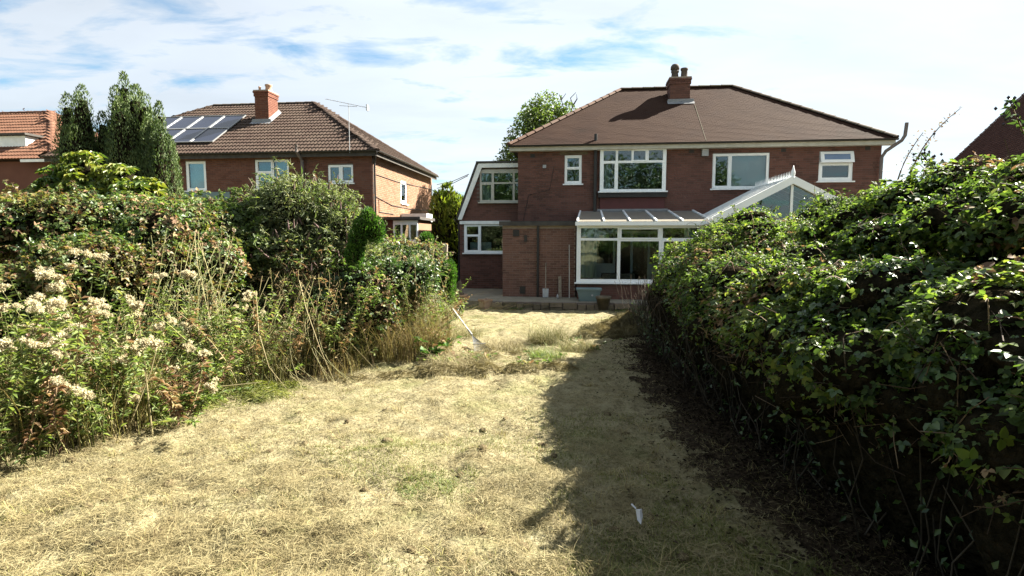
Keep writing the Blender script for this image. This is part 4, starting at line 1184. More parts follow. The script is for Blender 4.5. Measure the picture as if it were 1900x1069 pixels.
# aerial
ae = thing('tv_aerial', 'thin television aerial on a mast above the roof edge', 'aerial', (-0.74, -0.33, EZ - 0.05), LEFTH)
MB().tube([(-0.74, -0.36, EZ - 0.05), (-0.74, -0.36, 6.72)], 0.013, 6).build('mast', 'metal_grey', ae)
bo = MB().tube([(-1.65, -0.36, 6.92), (0.05, -0.36, 6.54)], 0.009, 6).build('boom', 'metal_grey', ae)
el = MB()
for i in range(14):
    t = i / 13
    x, z = -1.62 + 1.65 * t, 6.92 - 0.37 * t
    el.tube([(x, -0.36 - 0.12, z), (x, -0.36 + 0.12, z)], 0.005, 4)
el.build('elements', 'metal_grey', bo, 'stuff')
MB().tube([(-1.1, -0.36, 6.66), (-0.4, -0.36, 6.60)], 0.01, 5).build('brace', 'metal_grey', ae)
MB().box(-0.02, 0.02, -0.46, -0.26, 6.44, 6.66).build('reflector', 'metal_grey', ae)

# ------------------------------------------------------------------ orange roofed house far left
fh = thing('orange_roofed_house', 'house with bright orange pantile roof and white dormer beyond the conifers', 'house', (-5, 0, -0.5), FARH)
MB().box(-12, 0, 0, 8, -0.5, 4.9).build('wall', 'brick_red', fh)
hip_roof(fh, -12, 0, 0, 7.6, 4.95, 7.80, 0.3, ('orange_tile', 'orange_tile', 'orange_tile'), (0.30, 0.32, roll_tile(0.30, 0.32)), 'orange_tile', None)
dm = MB().add([(-6.5, 0.6, 5.30), (-1.9, 0.6, 5.30), (-1.9, 0.6, 6.08), (-6.5, 0.6, 6.08), (-1.9, 1.7, 6.12), (-6.5, 1.7, 6.12)],
              [(0, 1, 2, 3), (1, 4, 2), (0, 3, 5)]).build('dormer', 'white_paint', fh)
MB().box(-6.7, -1.75, 0.45, 1.8, 6.10, 6.19).build('dormer_roof', 'felt', dm)
MB().box(-1.2, 0.2, -0.36, -0.3, 4.82, 4.93).build('fascia', 'white_paint', fh)
window(fh, -5.0, -3.4, 3.3, 4.5, [(-4.9, -4.25, 3.4, 4.4), (-4.15, -3.5, 3.4, 4.4)], y=-0.06)

# ------------------------------------------------------------------ gable of the house on the right
RGH = Frame(15.0, 16.0, math.radians(20))
rg = thing('gable_house', 'brown brick house gable with steep roof edge behind the right hedge', 'house', (3, 0, -0.5), RGH)
gb = MB().add([(0, 0, -0.5), (9, 0, -0.5), (9, 0, 4.2), (4.5, 0, 9.2), (0, 0, 4.2), (0, 8, -0.5), (9, 8, -0.5), (9, 8, 4.2), (4.5, 8, 9.2), (0, 8, 4.2)],
              [(0, 1, 2, 3, 4), (9, 8, 7, 6, 5), (0, 4, 9, 5), (1, 6, 7, 2)]).build('wall', 'brick_dark', rg)
rr = MB()
for sg in (0, 1):
    xe = -0.25 if sg == 0 else 9.25
    ze = 4.2 - 0.28
    rr.add([(xe, -0.12, ze), (4.5, -0.12, 9.22), (4.5, 8.1, 9.22), (xe, 8.1, ze), (xe, -0.12, ze + 0.16), (4.5, -0.12, 9.40), (4.5, 8.1, 9.40), (xe, 8.1, ze + 0.16)],
           [(0, 1, 2, 3), (7, 6, 5, 4), (0, 4, 5, 1), (0, 3, 7, 4), (2, 6, 7, 3)])
rroof = rr.build('roof', 'red_tile', rg)
rt = MB()
for j in range(60):                              # courses of tiles up the slope that faces the garden
    t0_, t1_ = j / 60, (j + 1.15) / 60
    xa, za = -0.25 + 4.75 * t0_, 3.92 + 0.165 + 5.48 * t0_
    xb_, zb_ = -0.25 + 4.75 * t1_, 3.92 + 0.165 + 5.48 * t1_
    for i in range(48):
        ya, yb = -0.12 + i * 0.17 + (0.085 if j % 2 else 0), -0.12 + i * 0.17 + 0.162 + (0.085 if j % 2 else 0)
        rt.add([(xa - 0.012, ya, za + 0.018), (xa - 0.012, yb, za + 0.018), (xb_, yb, zb_ + 0.004), (xb_, ya, zb_ + 0.004), (xa, ya, za - 0.004), (xa, yb, za - 0.004)], [(3, 2, 1, 0), (0, 1, 5, 4)])
rt.build('tiles', 'red_tile', rroof, 'stuff')

# ------------------------------------------------------------------ overhead wires
for lab, pts in (('overhead cable from the orange side wall to the sloping extension roof', [(-4.1, 31.0, 4.55), (-2.8, 27, 4.35), (-1.7, 22.3, 4.15)]),
                 ('second thinner cable between the two brick houses', [(-4.1, 31.0, 4.35), (-2.8, 27, 4.25), (-1.75, 22.4, 4.10)]),
                 ('overhead cable strung across the sky right of the brick house', [(12.8, 21.0, 4.05), (19, 24, 4.75), (27, 27.5, 5.9)]),
                 ('lower cable right of the brick house', [(12.8, 21.0, 3.70), (19, 24, 4.2), (27, 27.5, 4.9)])):
    o = MB().tube(pts, 0.016, 5).build('overhead_cable', 'cable')
    tag(o, lab, 'cable', 'overhead cables')
#PLANTS

# ------------------------------------------------------------------ plants: leaf, stem and blade builders
def nrm(a):
    return a / np.maximum(np.linalg.norm(a, axis=-1, keepdims=True), 1e-9)


def perp(N, r):
    t = r.normal(size=N.shape)
    return nrm(t - (t * N).sum(-1, keepdims=True) * N)


def leaf_geo(P, N, T, L, W, hexa=False, fold=0.22, droop=0.2):
    """Leaves as folded diamonds (2 triangles) or six point ovals (4 triangles)."""
    n = len(P)
    L = np.broadcast_to(np.asarray(L, float).reshape(-1, 1), (n, 1))
    W = np.broadcast_to(np.asarray(W, float).reshape(-1, 1), (n, 1))
    S = np.cross(N, T)
    tip = P + T * L - N * L * droop
    if not hexa:
        m = P + T * L * 0.45 + N * W * fold
        V = np.stack([P, m + S * W * 0.5, tip, m - S * W * 0.5], 1)
        b = np.arange(n)[:, None] * 4
        F = np.concatenate([b + [0, 1, 2], b + [0, 2, 3]], 1).reshape(-1, 3)
    else:
        m1 = P + T * L * 0.28 + N * W * fold * .8
        m2 = P + T * L * 0.66 + N * W * fold * .6 - N * L * droop * .4
        V = np.stack([P, m1 + S * W * 0.5, m2 + S * W * 0.42, tip, m2 - S * W * 0.42, m1 - S * W * 0.5], 1)
        b = np.arange(n)[:, None] * 6
        F = np.concatenate([b + [0, 1, 2], b + [0, 2, 3], b + [0, 3, 4], b + [0, 4, 5]], 1).reshape(-1, 3)
    return V.reshape(-1, 3), F


def trifoliate(P, N, T, L, W, hexa):
    """Bramble leaves: three leaflets from each point."""
    S = np.cross(N, T)
    out = []
    for ang, off, k in ((0, 0.15, 1.0), (1.25, 0.0, 0.85), (-1.25, 0.0, 0.85)):
        t = T * math.cos(ang) + S * math.sin(ang)
        out.append(leaf_geo(P + T * off * np.reshape(L, (-1, 1)), N, t, L * k, W * k, hexa))
    return join(out)


def join(parts):
    V, F, n = [], [], 0
    for v, f in parts:
        V.append(v)
        F.append(f + n)
        n += len(v)
    return np.concatenate(V), np.concatenate(F)


def tubes(paths, r0, r1, n=3):
    """paths (m,k,3) -> thin n-sided tubes, as quads."""
    m, k, _ = paths.shape
    d = np.gradient(paths, axis=1)
    d = nrm(d)
    ref = np.where(np.abs(d[..., 2:3]) > 0.9, np.array([1.0, 0, 0]), np.array([0, 0, 1.0]))
    s = nrm(np.cross(d, ref))
    u = np.cross(s, d)
    r = (np.asarray(r0).reshape(-1, 1) * (1 - np.linspace(0, 1, k)) + np.asarray(r1).reshape(-1, 1) * np.linspace(0, 1, k))[..., None]
    ring = np.stack([paths + r * (s * math.cos(2 * math.pi * i / n) + u * math.sin(2 * math.pi * i / n)) for i in range(n)], 2)
    V = ring.reshape(-1, 3)
    mi, ki, ni = np.meshgrid(np.arange(m), np.arange(k - 1), np.arange(n), indexing='ij')
    base = mi * k * n + ki * n
    a, b = base + ni, base + (ni + 1) % n
    F = np.stack([a, b, b + n, a + n], -1).reshape(-1, 4)
    return V, F


def part_np(name, VF, mat, parent, kind=None, org=None):
    V, F = VF
    o_ = np.array(ORG[parent.name]) if parent is not None else 0
    o = mesh_obj(name, np_mesh(name, V - o_, F), parent, mat)
    if kind: o['kind'] = kind
    return o


class Clumps:
    """A crown as overlapping lumpy ellipsoids; points are drawn near their joint surface."""
    def __init__(self, c, r):
        self.c, self.r = np.array(c, float), np.array(r, float)
        if self.r.ndim == 1:
            self.r = np.repeat(self.r[:, None], 3, 1)

    def sample(self, n, r, lo=0.78, hi=1.08, inner=0.72, face=None):
        a = self.r[:, 0] * self.r[:, 2]
        k = r.choice(len(a), size=int(n * 2.2), p=a / a.sum())
        d = nrm(r.normal(size=(len(k), 3)))
        rad = lo + (hi - lo) * r.random(len(k)) ** 0.7
        lump = 0.82 + 0.36 * vnoise(d[:, 0] * 2 + k * 3.7, d[:, 1] * 2 + d[:, 2] * 1.7, 1.7, 3)
        P = self.c[k] + d * self.r[k] * (rad * lump)[:, None]
        ok = P[:, 2] > gz(P[:, 0], P[:, 1]) + 0.02
        for i in range(len(self.c)):
            q = ((P - self.c[i]) / (self.r[i] * inner))
            ok &= ((q * q).sum(1) > 1) | (k == i)
        if face is not None:                     # fewer leaves on the side nobody looks at
            back = (d * np.array(face)).sum(1) < -0.35
            ok &= ~back | (r.random(len(k)) < 0.35)
        P, N = P[ok][:n], nrm(d / self.r[k])[ok][:n]
        return P, N

    def core(self, scale=0.74):
        ico = ICO
        Vs, Fs = [], []
        for i in range(len(self.c)):
            v = ico[0] * self.r[i] * scale
            v = v * (0.85 + 0.3 * vnoise(ico[0][:, 0] * 3 + i, ico[0][:, 1] * 3 + ico[0][:, 2] * 2, 1.3, 7))[:, None]
            p = self.c[i] + v
            p[:, 2] = np.maximum(p[:, 2], gz(p[:, 0], p[:, 1]) - 0.05)
            Vs.append(p)
            Fs.append(ico[1] + i * len(ico[0]))
        return np.concatenate(Vs), np.concatenate(Fs)


def _ico():
    import bmesh
    bm = bmesh.new()
    bmesh.ops.create_icosphere(bm, subdivisions=2, radius=1.0)
    bm.verts.index_update()
    V = np.array([v.co[:] for v in bm.verts])
    F = np.array([[v.index for v in f.verts] for f in bm.faces])
    bm.free()
    return V, F


ICO = _ico()


def orient(N, r, up=0.6, rnd=0.6, out=0.5):
    return nrm(N * out + np.array([0, 0, up]) + r.normal(size=N.shape) * rnd)


def droop_dir(N2, Nout, r, out=0.8, down=0.25):
    t = Nout * out + np.array([0, 0, -down]) + r.normal(size=N2.shape) * 0.7
    return nrm(t - (t * N2).sum(-1, keepdims=True) * N2)


def shoots(cl, n, r, length=(0.3, 0.7), up=0.7, arch=0.5, steps=7, leaves=8):
    """Arching shoots that break the outline: (paths, leaf points, leaf directions)."""
    P, N = cl.sample(n, r, 0.8, 1.0)
    n = len(P)
    D = nrm(N * 0.8 + np.array([0, 0, up]) + r.normal(size=P.shape) * 0.35)
    L = r.uniform(*length, size=n)[:, None]
    t = np.linspace(0, 1, steps)[None, :, None]
    side = np.array([0, 0, -1.0])
    paths = P[:, None] + D[:, None] * L[:, None] * t + side * (arch * L)[:, None] * t ** 2.2
    ti = r.uniform(0.1, 1.0, size=(n, leaves))
    i0 = np.clip((ti * (steps - 1)).astype(int), 0, steps - 2)
    f = (ti * (steps - 1) - i0)[..., None]
    rows = np.arange(n)[:, None]
    LP = paths[rows, i0] * (1 - f) + paths[rows, i0 + 1] * f
    LD = nrm(np.repeat(D[:, None], leaves, 1) * 0.5 + r.normal(size=LP.shape) * 0.8)
    return paths, LP.reshape(-1, 3), LD.reshape(-1, 3)


def bush(name, label, cat, cl, mats, n_leaf, L, W, base, r, tri=False, hexa=False, shoot_n=120, shoot_len=(0.3, 0.7), shoot_mat='twig', up=0.6, face=(0, -1, 0.3), core=0.74, group=None, arch=0.5, leaf_sh=8, twig_r=0.004, rnd=0.6, out=0.5, thin=None):
    """A bush: stems and core inside, leaves near the surface, shoots beyond it. mats: [(material, share, part name)]."""
    t = thing(name, label, cat, base, group=group)
    part_np('core_filler', cl.core(core), 'dark_core', t)  # added opaque core, blocks light through the crown
    paths, LP, LD = shoots(cl, shoot_n, r, shoot_len, 0.7, arch, leaves=leaf_sh)
    if thin:                                     # canes low in the shade are few
        kq = paths[:, 0, 2] > thin[1] - 0.35
        LP, LD = LP.reshape(len(paths), -1, 3)[kq].reshape(-1, 3), LD.reshape(len(paths), -1, 3)[kq].reshape(-1, 3)
        paths = paths[kq]
    part_np('stems', tubes(paths, np.full(len(paths), twig_r), np.full(len(paths), twig_r * .5)), shoot_mat, t, 'stuff')
    P, N = cl.sample(n_leaf, r, lo=0.66, face=face)
    allP = np.concatenate([P, LP])
    allN = np.concatenate([N, LD])
    if thing_thin := thin:                        # a leafless, shaded foot
        k = r.random(len(allP)) < np.clip((allP[:, 2] - thing_thin[0]) / (thing_thin[1] - thing_thin[0]), 0.06, 1) ** 1.3
        hole = np.clip((vnoise(allP[:, 1] * 1.0 + allP[:, 0] * .5, allP[:, 2] * 1.6, 2.6, 23) - 0.20) / 0.22, 0.22, 1)
        k &= r.random(len(allP)) < hole
        allP, allN = allP[k], allN[k]
    # same species patches: material by low frequency noise plus chance
    pick = vnoise(allP[:, 0] + allP[:, 2] * .6, allP[:, 1] + allP[:, 2] * 0.8, 1.6, 17) * 0.75 + r.random(len(allP)) * 0.45 - 0.1
    edges = np.cumsum([0] + [s for _, s, _ in mats])
    order = np.argsort(pick)
    for (mat, sh, pname), a, b in zip(mats, edges[:-1], edges[1:]):
        idx = order[int(a * len(order)):int(b * len(order))]
        p, nn = allP[idx], allN[idx]
        N2 = orient(nn, r, up, rnd, out)
        T = droop_dir(N2, nn, r)
        s = np.clip(r.lognormal(-0.12, 0.34, len(p)), 0.35, 1.7)
        if hexa == 'near':
            q = p[:, 1] < 5.2
            VF = join([trifoliate(p[q], N2[q], T[q], L * 0.98 * s[q], W * 1.0 * s[q], True), trifoliate(p[~q], N2[~q], T[~q], L * s[~q], W * s[~q], False)])
        else:
            VF = trifoliate(p, N2, T, L * s, W * s, hexa) if tri else leaf_geo(p, N2, T, L * s, W * s, hexa)
        part_np(pname, VF, mat, t, 'stuff')
    return t


# ------------------------------------------------------------------ the bramble hedge on the right
r1 = np.random.default_rng(21)


def hedge_clumps():
    c, r = [], []
    def crest(y):
        return np.interp(y, [1.0, 4, 6, 7.3, 9, 10.9, 12.5, 14], [2.46, 2.46, 2.50, 2.50, 2.20, 1.64, 1.12, 0.8])
    for y in np.arange(1.2, 13.8, 0.34):
        h = crest(y)
        xb = np.interp(y, [1, 4, 6, 9, 11, 12, 14], [2.02, 2.02, 2.20, 2.75, 3.30, 3.7, 4.4])
        n = 8
        for i in range(n):
            t = (i + r1.uniform(-.3, .3)) / (n - 1)
            z0 = min(0.85, h * 0.45) if y > 3.5 else 0.75
            zs = z0 + (h - 0.36 - z0) * np.interp(y, [6, 9], [0.40, 0.60])
            if t < 0.38:                          # steep lower face up to a shoulder
                q = max(0, t) / 0.38
                x = xb + 0.20 * q + r1.normal() * 0.10
                z = z0 + (zs - z0) * q + r1.normal() * 0.10
            elif t < 0.76:                        # gentler slope up to the crest
                q = (t - 0.38) / 0.38
                x = xb + 0.20 + np.interp(y, [4, 6, 8], [2.55, 2.35, 1.6]) * q + r1.normal() * 0.10
                z = zs + (h - 0.36 - zs) * q + r1.normal() * 0.08
            else:                                # top
                q = (t - 0.76) / 0.24
                x = xb + np.interp(y, [4, 6, 8], [2.85, 2.6, 1.85]) + q * 1.1
                z = h - 0.40 + r1.normal() * 0.08 - 0.15 * q
            rad = r1.uniform(0.20, 0.40)
            c.append((x, y + r1.normal() * 0.12, z + float(gz(x, y)) * 0.6))
            r.append((rad * 1.1, rad * 1.15, rad * 0.85))
    # ledges that stand out of the face
    for _ in range(120):
        y = r1.uniform(1.6, 13.0)
        h = crest(y)
        xb = np.interp(y, [1, 4, 6, 9, 11, 12, 14], [2.02, 2.02, 2.20, 2.75, 3.30, 3.7, 4.4])
        q = r1.random()
        z0 = min(0.95, h * 0.5)
        x = xb - 0.10 + np.interp(y, [5, 8], [1.4, 1.0]) * q ** 1.3 - np.interp(y, [5.5, 7.5], [-0.14, 0.12])
        z = z0 + (h - 0.25 - z0) * (q ** 0.75)
        rad = r1.uniform(0.12, 0.26)
        c.append((x, y, z + float(gz(x, y)) * 0.6))
        r.append((rad * 1.5, rad * 1.6, rad * 0.7))
    return Clumps(c, r)


HC = hedge_clumps()
hedge = bush('bramble_hedge', 'big overgrown bramble hedge along the lawn casting a dark shadow on it', 'hedge', HC,
             [('lf_dark', 0.18, 'dark_leaves'), ('lf_right', 0.60, 'leaves'), ('lf_mid', 0.16, 'young_leaves'), ('lf_brown', 0.06, 'withered_leaves')],
             170000, 0.036, 0.025, (3.3, 6, 0), r1, tri=True, hexa='near', shoot_n=1300, shoot_len=(0.12, 0.48), up=0.75, face=(-0.8, -0.3, 0.5), leaf_sh=7, arch=0.55, core=0.72, rnd=0.5, thin=(0.55, 1.40))
P, N = HC.sample(9000, r1, 0.55, 1.0, 0.5)
D = nrm(N * 0.5 + r1.normal(size=P.shape) * 0.8) * r1.uniform(0.10, 0.34, len(P))[:, None]
tw = np.stack([P - D * .5, P + r1.normal(0, .02, P.shape), P + D * .5], 1)
part_np('twigs', tubes(tw, np.full(len(P), .0032), np.full(len(P), .002)), 'twig_dark', hedge, 'stuff')
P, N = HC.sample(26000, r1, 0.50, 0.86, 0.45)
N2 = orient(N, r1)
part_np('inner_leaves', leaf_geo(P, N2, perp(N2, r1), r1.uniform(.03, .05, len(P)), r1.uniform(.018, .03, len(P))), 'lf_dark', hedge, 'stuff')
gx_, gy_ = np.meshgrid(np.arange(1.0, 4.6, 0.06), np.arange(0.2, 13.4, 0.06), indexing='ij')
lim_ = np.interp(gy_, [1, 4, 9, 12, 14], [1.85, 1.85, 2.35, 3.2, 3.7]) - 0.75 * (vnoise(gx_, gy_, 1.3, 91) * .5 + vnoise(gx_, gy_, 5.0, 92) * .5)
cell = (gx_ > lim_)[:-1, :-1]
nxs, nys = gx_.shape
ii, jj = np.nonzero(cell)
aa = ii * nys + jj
shade_sheet = mesh_obj('soil', np_mesh('soil', np.stack([gx_, gy_, gz(gx_, gy_) + 0.008], -1).reshape(-1, 3), np.stack([aa, aa + nys, aa + nys + 1, aa + 1], -1)), None, 'soil')  # dark sheet over the grass, added to deepen the hedge's shade
structure(shade_sheet)
# dark leggy growth under the overhang
n = 700
b0 = np.stack([r1.uniform(2.0, 3.0, n), r1.uniform(1.2, 13, n), np.zeros(n)], 1)
b0[:, 0] += np.interp(b0[:, 1], [1, 4, 9, 12, 14], [0.0, 0.0, 0.3, 0.55, 1.0])
b0[:, 2] = gz(b0[:, 0], b0[:, 1])
tt = np.linspace(0, 1, 5)[None, :, None]
dd = np.stack([r1.normal(0.05, 0.25, n), r1.normal(0, 0.3, n), r1.uniform(0.5, 1.3, n)], 1)
part_np('canes', tubes(b0[:, None] + dd[:, None] * tt + r1.normal(0, 0.03, (n, 5, 3)), np.full(n, .007), np.full(n, .004)), 'bark', hedge, 'stuff')
bk = []
for y in np.arange(1.2, 13.4, 0.5):
    bk.append((2.95 + np.interp(y, [1, 4, 9, 12, 14], [0.0, 0.0, 0.3, 0.95, 1.6]) + r1.normal() * .08, y, 0.4))
part_np('shade_base', Clumps(bk, [(0.85, 0.5, 0.85)] * len(bk)).core(1.0), 'dark_core', hedge)  # added dark mass standing in for shade under the overhang
n = 2500
p = np.stack([r1.uniform(2.0, 2.8, n), r1.uniform(1.2, 13, n), np.zeros(n)], 1)
p[:, 0] += np.interp(p[:, 1], [1, 4, 9, 12, 14], [0.0, 0.0, 0.3, 0.55, 1.0])
p[:, 2] = gz(p[:, 0], p[:, 1]) + r1.uniform(0.02, 0.6, n)
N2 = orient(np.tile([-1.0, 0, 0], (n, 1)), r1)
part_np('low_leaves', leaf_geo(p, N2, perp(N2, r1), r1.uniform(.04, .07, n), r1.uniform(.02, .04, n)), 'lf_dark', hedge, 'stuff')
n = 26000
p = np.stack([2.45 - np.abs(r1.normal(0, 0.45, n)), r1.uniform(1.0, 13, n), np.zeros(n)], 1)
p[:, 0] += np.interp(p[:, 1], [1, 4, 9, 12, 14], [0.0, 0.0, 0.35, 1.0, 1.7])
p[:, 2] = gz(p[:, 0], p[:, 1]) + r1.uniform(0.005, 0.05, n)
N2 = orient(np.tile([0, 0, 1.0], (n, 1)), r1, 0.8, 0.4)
lit = mesh_obj('shade_litter', np_mesh('shade_litter', *leaf_geo(p, N2, perp(N2, r1), r1.uniform(.02, .05, n), r1.uniform(.012, .03, n))), None, 'shade_litter')  # dark leaves strewn to deepen the shade along the hedge
tag(lit, 'dark dead leaves added to deepen the shade at the bramble hedge foot', 'leaf litter', None, 'stuff')
# bare canes that catch the light
for pts in ([(2.16, 2.95, 1.28), (2.20, 3.0, 1.36), (2.30, 3.05, 1.40), (2.62, 3.1, 1.46)], [(2.35, 2.75, 1.02), (2.55, 2.78, 1.06), (2.9, 2.85, 1.10)], [(2.30, 2.70, 0.86), (2.42, 2.72, 0.88)],
            [(2.16, 2.95, 1.28), (2.14, 2.93, 1.18), (2.13, 2.92, 1.08)], [(2.45, 2.9, 1.55), (2.62, 2.92, 1.52)], [(2.1, 3.6, 1.25), (2.3, 3.7, 1.32), (2.5, 3.75, 1.33)]):
    MB().tube(pts, 0.008, 6, 0.005).build('cane', 'rope_pale' if False else 'twig', hedge)
# tall seeding sprays standing above the hedge
def spray(name, label, cat, base, top, bend, n_l, mat, lsize, berry=False, width=0.35):
    t = thing(name, label, cat, base)
    a, b = np.array(base), np.array(top)
    ts = np.linspace(0, 1, 9)[:, None]
    path = a + (b - a) * ts + np.array(bend) * (ts * (1 - ts)) * 4
    part_np('stem', tubes(path[None], [0.009], [0.003], 5), 'twig', t)
    P, T = [], []
    for i in range(n_l):
        q = r1.uniform(0.35, 1.0)
        k = q * 8
        i0 = min(int(k), 7)
        p0 = path[i0] + (path[i0 + 1] - path[i0]) * (k - i0)
        P.append(p0 + r1.normal(size=3) * 0.02)
        T.append(r1.normal(size=3) + [0, 0, 0.2])
    P, T = np.array(P), nrm(np.array(T))
    N = perp(T, r1)
    if berry:
        mb = MB()
        for i in range(n_l):
            c0 = P[i] + T[i] * width * r1.uniform(0.2, 1)
            mb.add([tuple(c0 + v * 0.013) for v in ICO[0][::6]][:0] or [tuple(c0 + np.array(v) * 0.016) for v in ((1, 0, 0), (-1, 0, 0), (0, 1, 0), (0, -1, 0), (0, 0, 1), (0, 0, -1))],
                   [(0, 2, 4), (2, 1, 4), (1, 3, 4), (3, 0, 4), (2, 0, 5), (1, 2, 5), (3, 1, 5), (0, 3, 5)])
        mb.build('berries', 'berry', t, 'stuff')
    part_np('leaves', leaf_geo(P, N, T, np.full(n_l, lsize), np.full(n_l, lsize * .4)), mat, t, 'stuff')


spray('dry_stalk', 'tall thin arching dry stalk above the hedge against the sky', 'weed', (3.75, 5.4, 2.1), (4.37, 5.6, 2.95), (-0.10, 0, 0.03), 46, 'lf_brown', 0.035)
spray('dry_stalk', 'shorter dry stalk beside the tall arching one', 'weed', (3.65, 5.4, 2.1), (3.95, 5.5, 2.70), (-0.05, 0, 0.0), 30, 'lf_brown', 0.03)
spray('elder_branch', 'bare branch tip with dark berries above the hedge near the gable', 'branch', (4.25, 4.6, 2.3), (3.72, 4.3, 2.72), (-0.03, 0, 0.04), 24, 'lf_dark', 0.07, True, 0.10)
spray('elder_branch', 'low berried twig on the hedge top below the overhead cables', 'branch', (3.95, 5.2, 2.1), (3.72, 5.2, 2.46), (0, 0, 0.05), 40, 'lf_dark', 0.06, True, 0.16)
spray('elder_branch', 'leafy branch rising beside the brown gable', 'branch', (4.2, 4.2, 2.2), (3.95, 4.05, 2.75), (0.1, 0, 0), 60, 'lf_mid', 0.09)

# ------------------------------------------------------------------ the thicket on the left
r2 = np.random.default_rng(33)


def line_clumps(pts, back, n, zr, rad, r, jitter=0.2, flat=0.9):
    """Clumps strewn along a ground line and up to `back` metres behind it; zr = (low, high at front, high at back)."""
    pts = np.array(pts, float)
    seg = np.linalg.norm(np.diff(pts, axis=0), axis=1)
    cum = np.concatenate([[0], np.cumsum(seg)])
    c, rr = [], []
    for _ in range(n):
        s = r.uniform(0, cum[-1])
        p = np.array([np.interp(s, cum, pts[:, 0]), np.interp(s, cum, pts[:, 1])])
        q = r.random()
        p = p + np.array(back) * q + r.normal(size=2) * jitter
        hi = zr[1] + (zr[2] - zr[1]) * min(1, q * 1.6)
        R = r.uniform(*rad)
        z = r.uniform(zr[0], max(zr[0] + 0.01, hi - R * 0.9)) if q < 0.45 else hi - R * 0.9
        c.append((p[0], p[1], z + float(gz(p[0], p[1])) * 0.5))
        rr.append((R, R, R * flat))
    return Clumps(c, rr)


bush('bramble_thicket', 'tall reddish green bramble thicket behind the white seed heads', 'thicket',
     line_clumps([(-8.2, 6.0), (-6.2, 6.6), (-4.7, 7.4), (-4.1, 8.6)], (-1.0, 1.9), 105, (0.35, 1.95, 2.42), (0.30, 0.52), r2),
     [('lf_red', 0.42, 'reddish_leaves'), ('lf_mid', 0.38, 'leaves'), ('lf_dark', 0.12, 'dark_leaves'), ('lf_brown', 0.08, 'withered_leaves')],
     38000, 0.052, 0.036, (-6, 8, -.2), r2, tri=True, shoot_n=420, shoot_len=(0.25, 0.6), face=(0.5, -0.9, 0.4), leaf_sh=7)
bush('bramble_bush', 'bright green bramble bush between the red thicket and grey buddleia', 'bush',
     Clumps([(-4.5, 9.4, 1.85), (-4.9, 9.6, 1.95), (-4.2, 9.1, 1.45), (-4.6, 9.0, 1.2), (-5.3, 9.8, 2.0), (-4.1, 9.3, 0.8)], [(.42, .42, .40), (.4, .4, .36), (.4, .4, .42), (.45, .4, .45), (.4, .4, .35), (.4, .4, .5)]),
     [('lf_mid', 0.6, 'leaves'), ('lf_weed', 0.3, 'young_leaves'), ('lf_brown', 0.1, 'withered_leaves')], 6500, 0.06, 0.042, (-4.5, 9.4, -.28), r2, tri=True, shoot_n=90, face=(0.4, -0.9, 0.4))
bc = [(-3.75, 9.9, 1.75), (-3.2, 9.7, 1.5), (-4.3, 9.9, 1.6), (-3.75, 9.6, 2.2), (-3.3, 9.9, 2.1), (-4.15, 10.0, 2.1), (-2.95, 9.7, 1.75), (-3.6, 9.2, 1.3), (-3.0, 9.3, 1.1), (-4.1, 9.3, 1.1), (-2.75, 9.6, 1.3), (-3.4, 9.1, 0.8), (-2.7, 9.3, 0.8)]
BUD = Clumps(bc, [(0.50, 0.5, 0.48)] * len(bc))
bud = bush('buddleia_bush', 'rounded grey green buddleia bush in front of the orange brick house', 'bush', BUD,
           [('lf_bud', 0.80, 'leaves'), ('lf_mid', 0.12, 'green_leaves'), ('lf_brown', 0.08, 'withered_leaves')],
           34000, 0.085, 0.019, (-3.5, 9.6, -.28), r2, shoot_n=420, shoot_len=(0.25, 0.55), shoot_mat='stem_green', arch=0.25, leaf_sh=16, face=(0.3, -0.9, 0.4), rnd=0.8, up=0.4)
spk = MB().lathe((0, 0, 0), [(0.012, 0), (0.017, 0.03), (0.012, 0.09), (0.003, 0.15)], 6)
sme = spk.mesh('flower_spike')
sme.materials.append(MAT['bud_flower'])
P, N = BUD.sample(900, r2, 0.98, 1.1)
sel = [i for i in range(len(P)) if N[i, 2] > 0.1 and N[i, 1] < 0.4][:85]
for i in sel:
    o = bpy.data.objects.new('flower_spike', sme)
    COL.objects.link(o)
    o.parent = bud
    o.location = Vector(P[i] + N[i] * 0.06) - Vector(ORG[bud.name])
    o.rotation_euler = (Vector(N[i]) + Vector((0, 0, 0.5))).to_track_quat('Z', 'Y').to_euler()

bush('bramble_bush', 'dark low bramble bush in the shade under the buddleia', 'bush',
     line_clumps([(-3.2, 8.6), (-2.4, 8.6), (-1.7, 8.8)], (0.1, 0.9), 34, (0.1, 1.0, 1.45), (0.26, 0.40), r2),
     [('lf_dark', 0.55, 'dark_leaves'), ('lf_mid', 0.30, 'leaves'), ('lf_brown', 0.15, 'withered_leaves')], 7500, 0.052, 0.036, (-2.4, 9, -.28), r2, tri=True, shoot_n=120, shoot_len=(0.2, 0.5))
bush('ivy_mound', 'ivy and dead bramble heaped over the old fence behind the dry grass', 'ivy',
     line_clumps([(-3.0, 10.2), (-2.3, 10.1), (-1.85, 10.5)], (0.05, 1.2), 44, (0.2, 1.4, 1.75), (0.24, 0.40), r2),
     [('lf_dark', 0.20, 'ivy_leaves'), ('lf_bud', 0.22, 'grey_leaves'), ('lf_weed', 0.26, 'leaves'), ('lf_brown', 0.32, 'withered_leaves')], 14000, 0.055, 0.038, (-2.0, 10.6, -.3), r2, shoot_n=170, shoot_len=(0.2, 0.45), shoot_mat='wood_old')
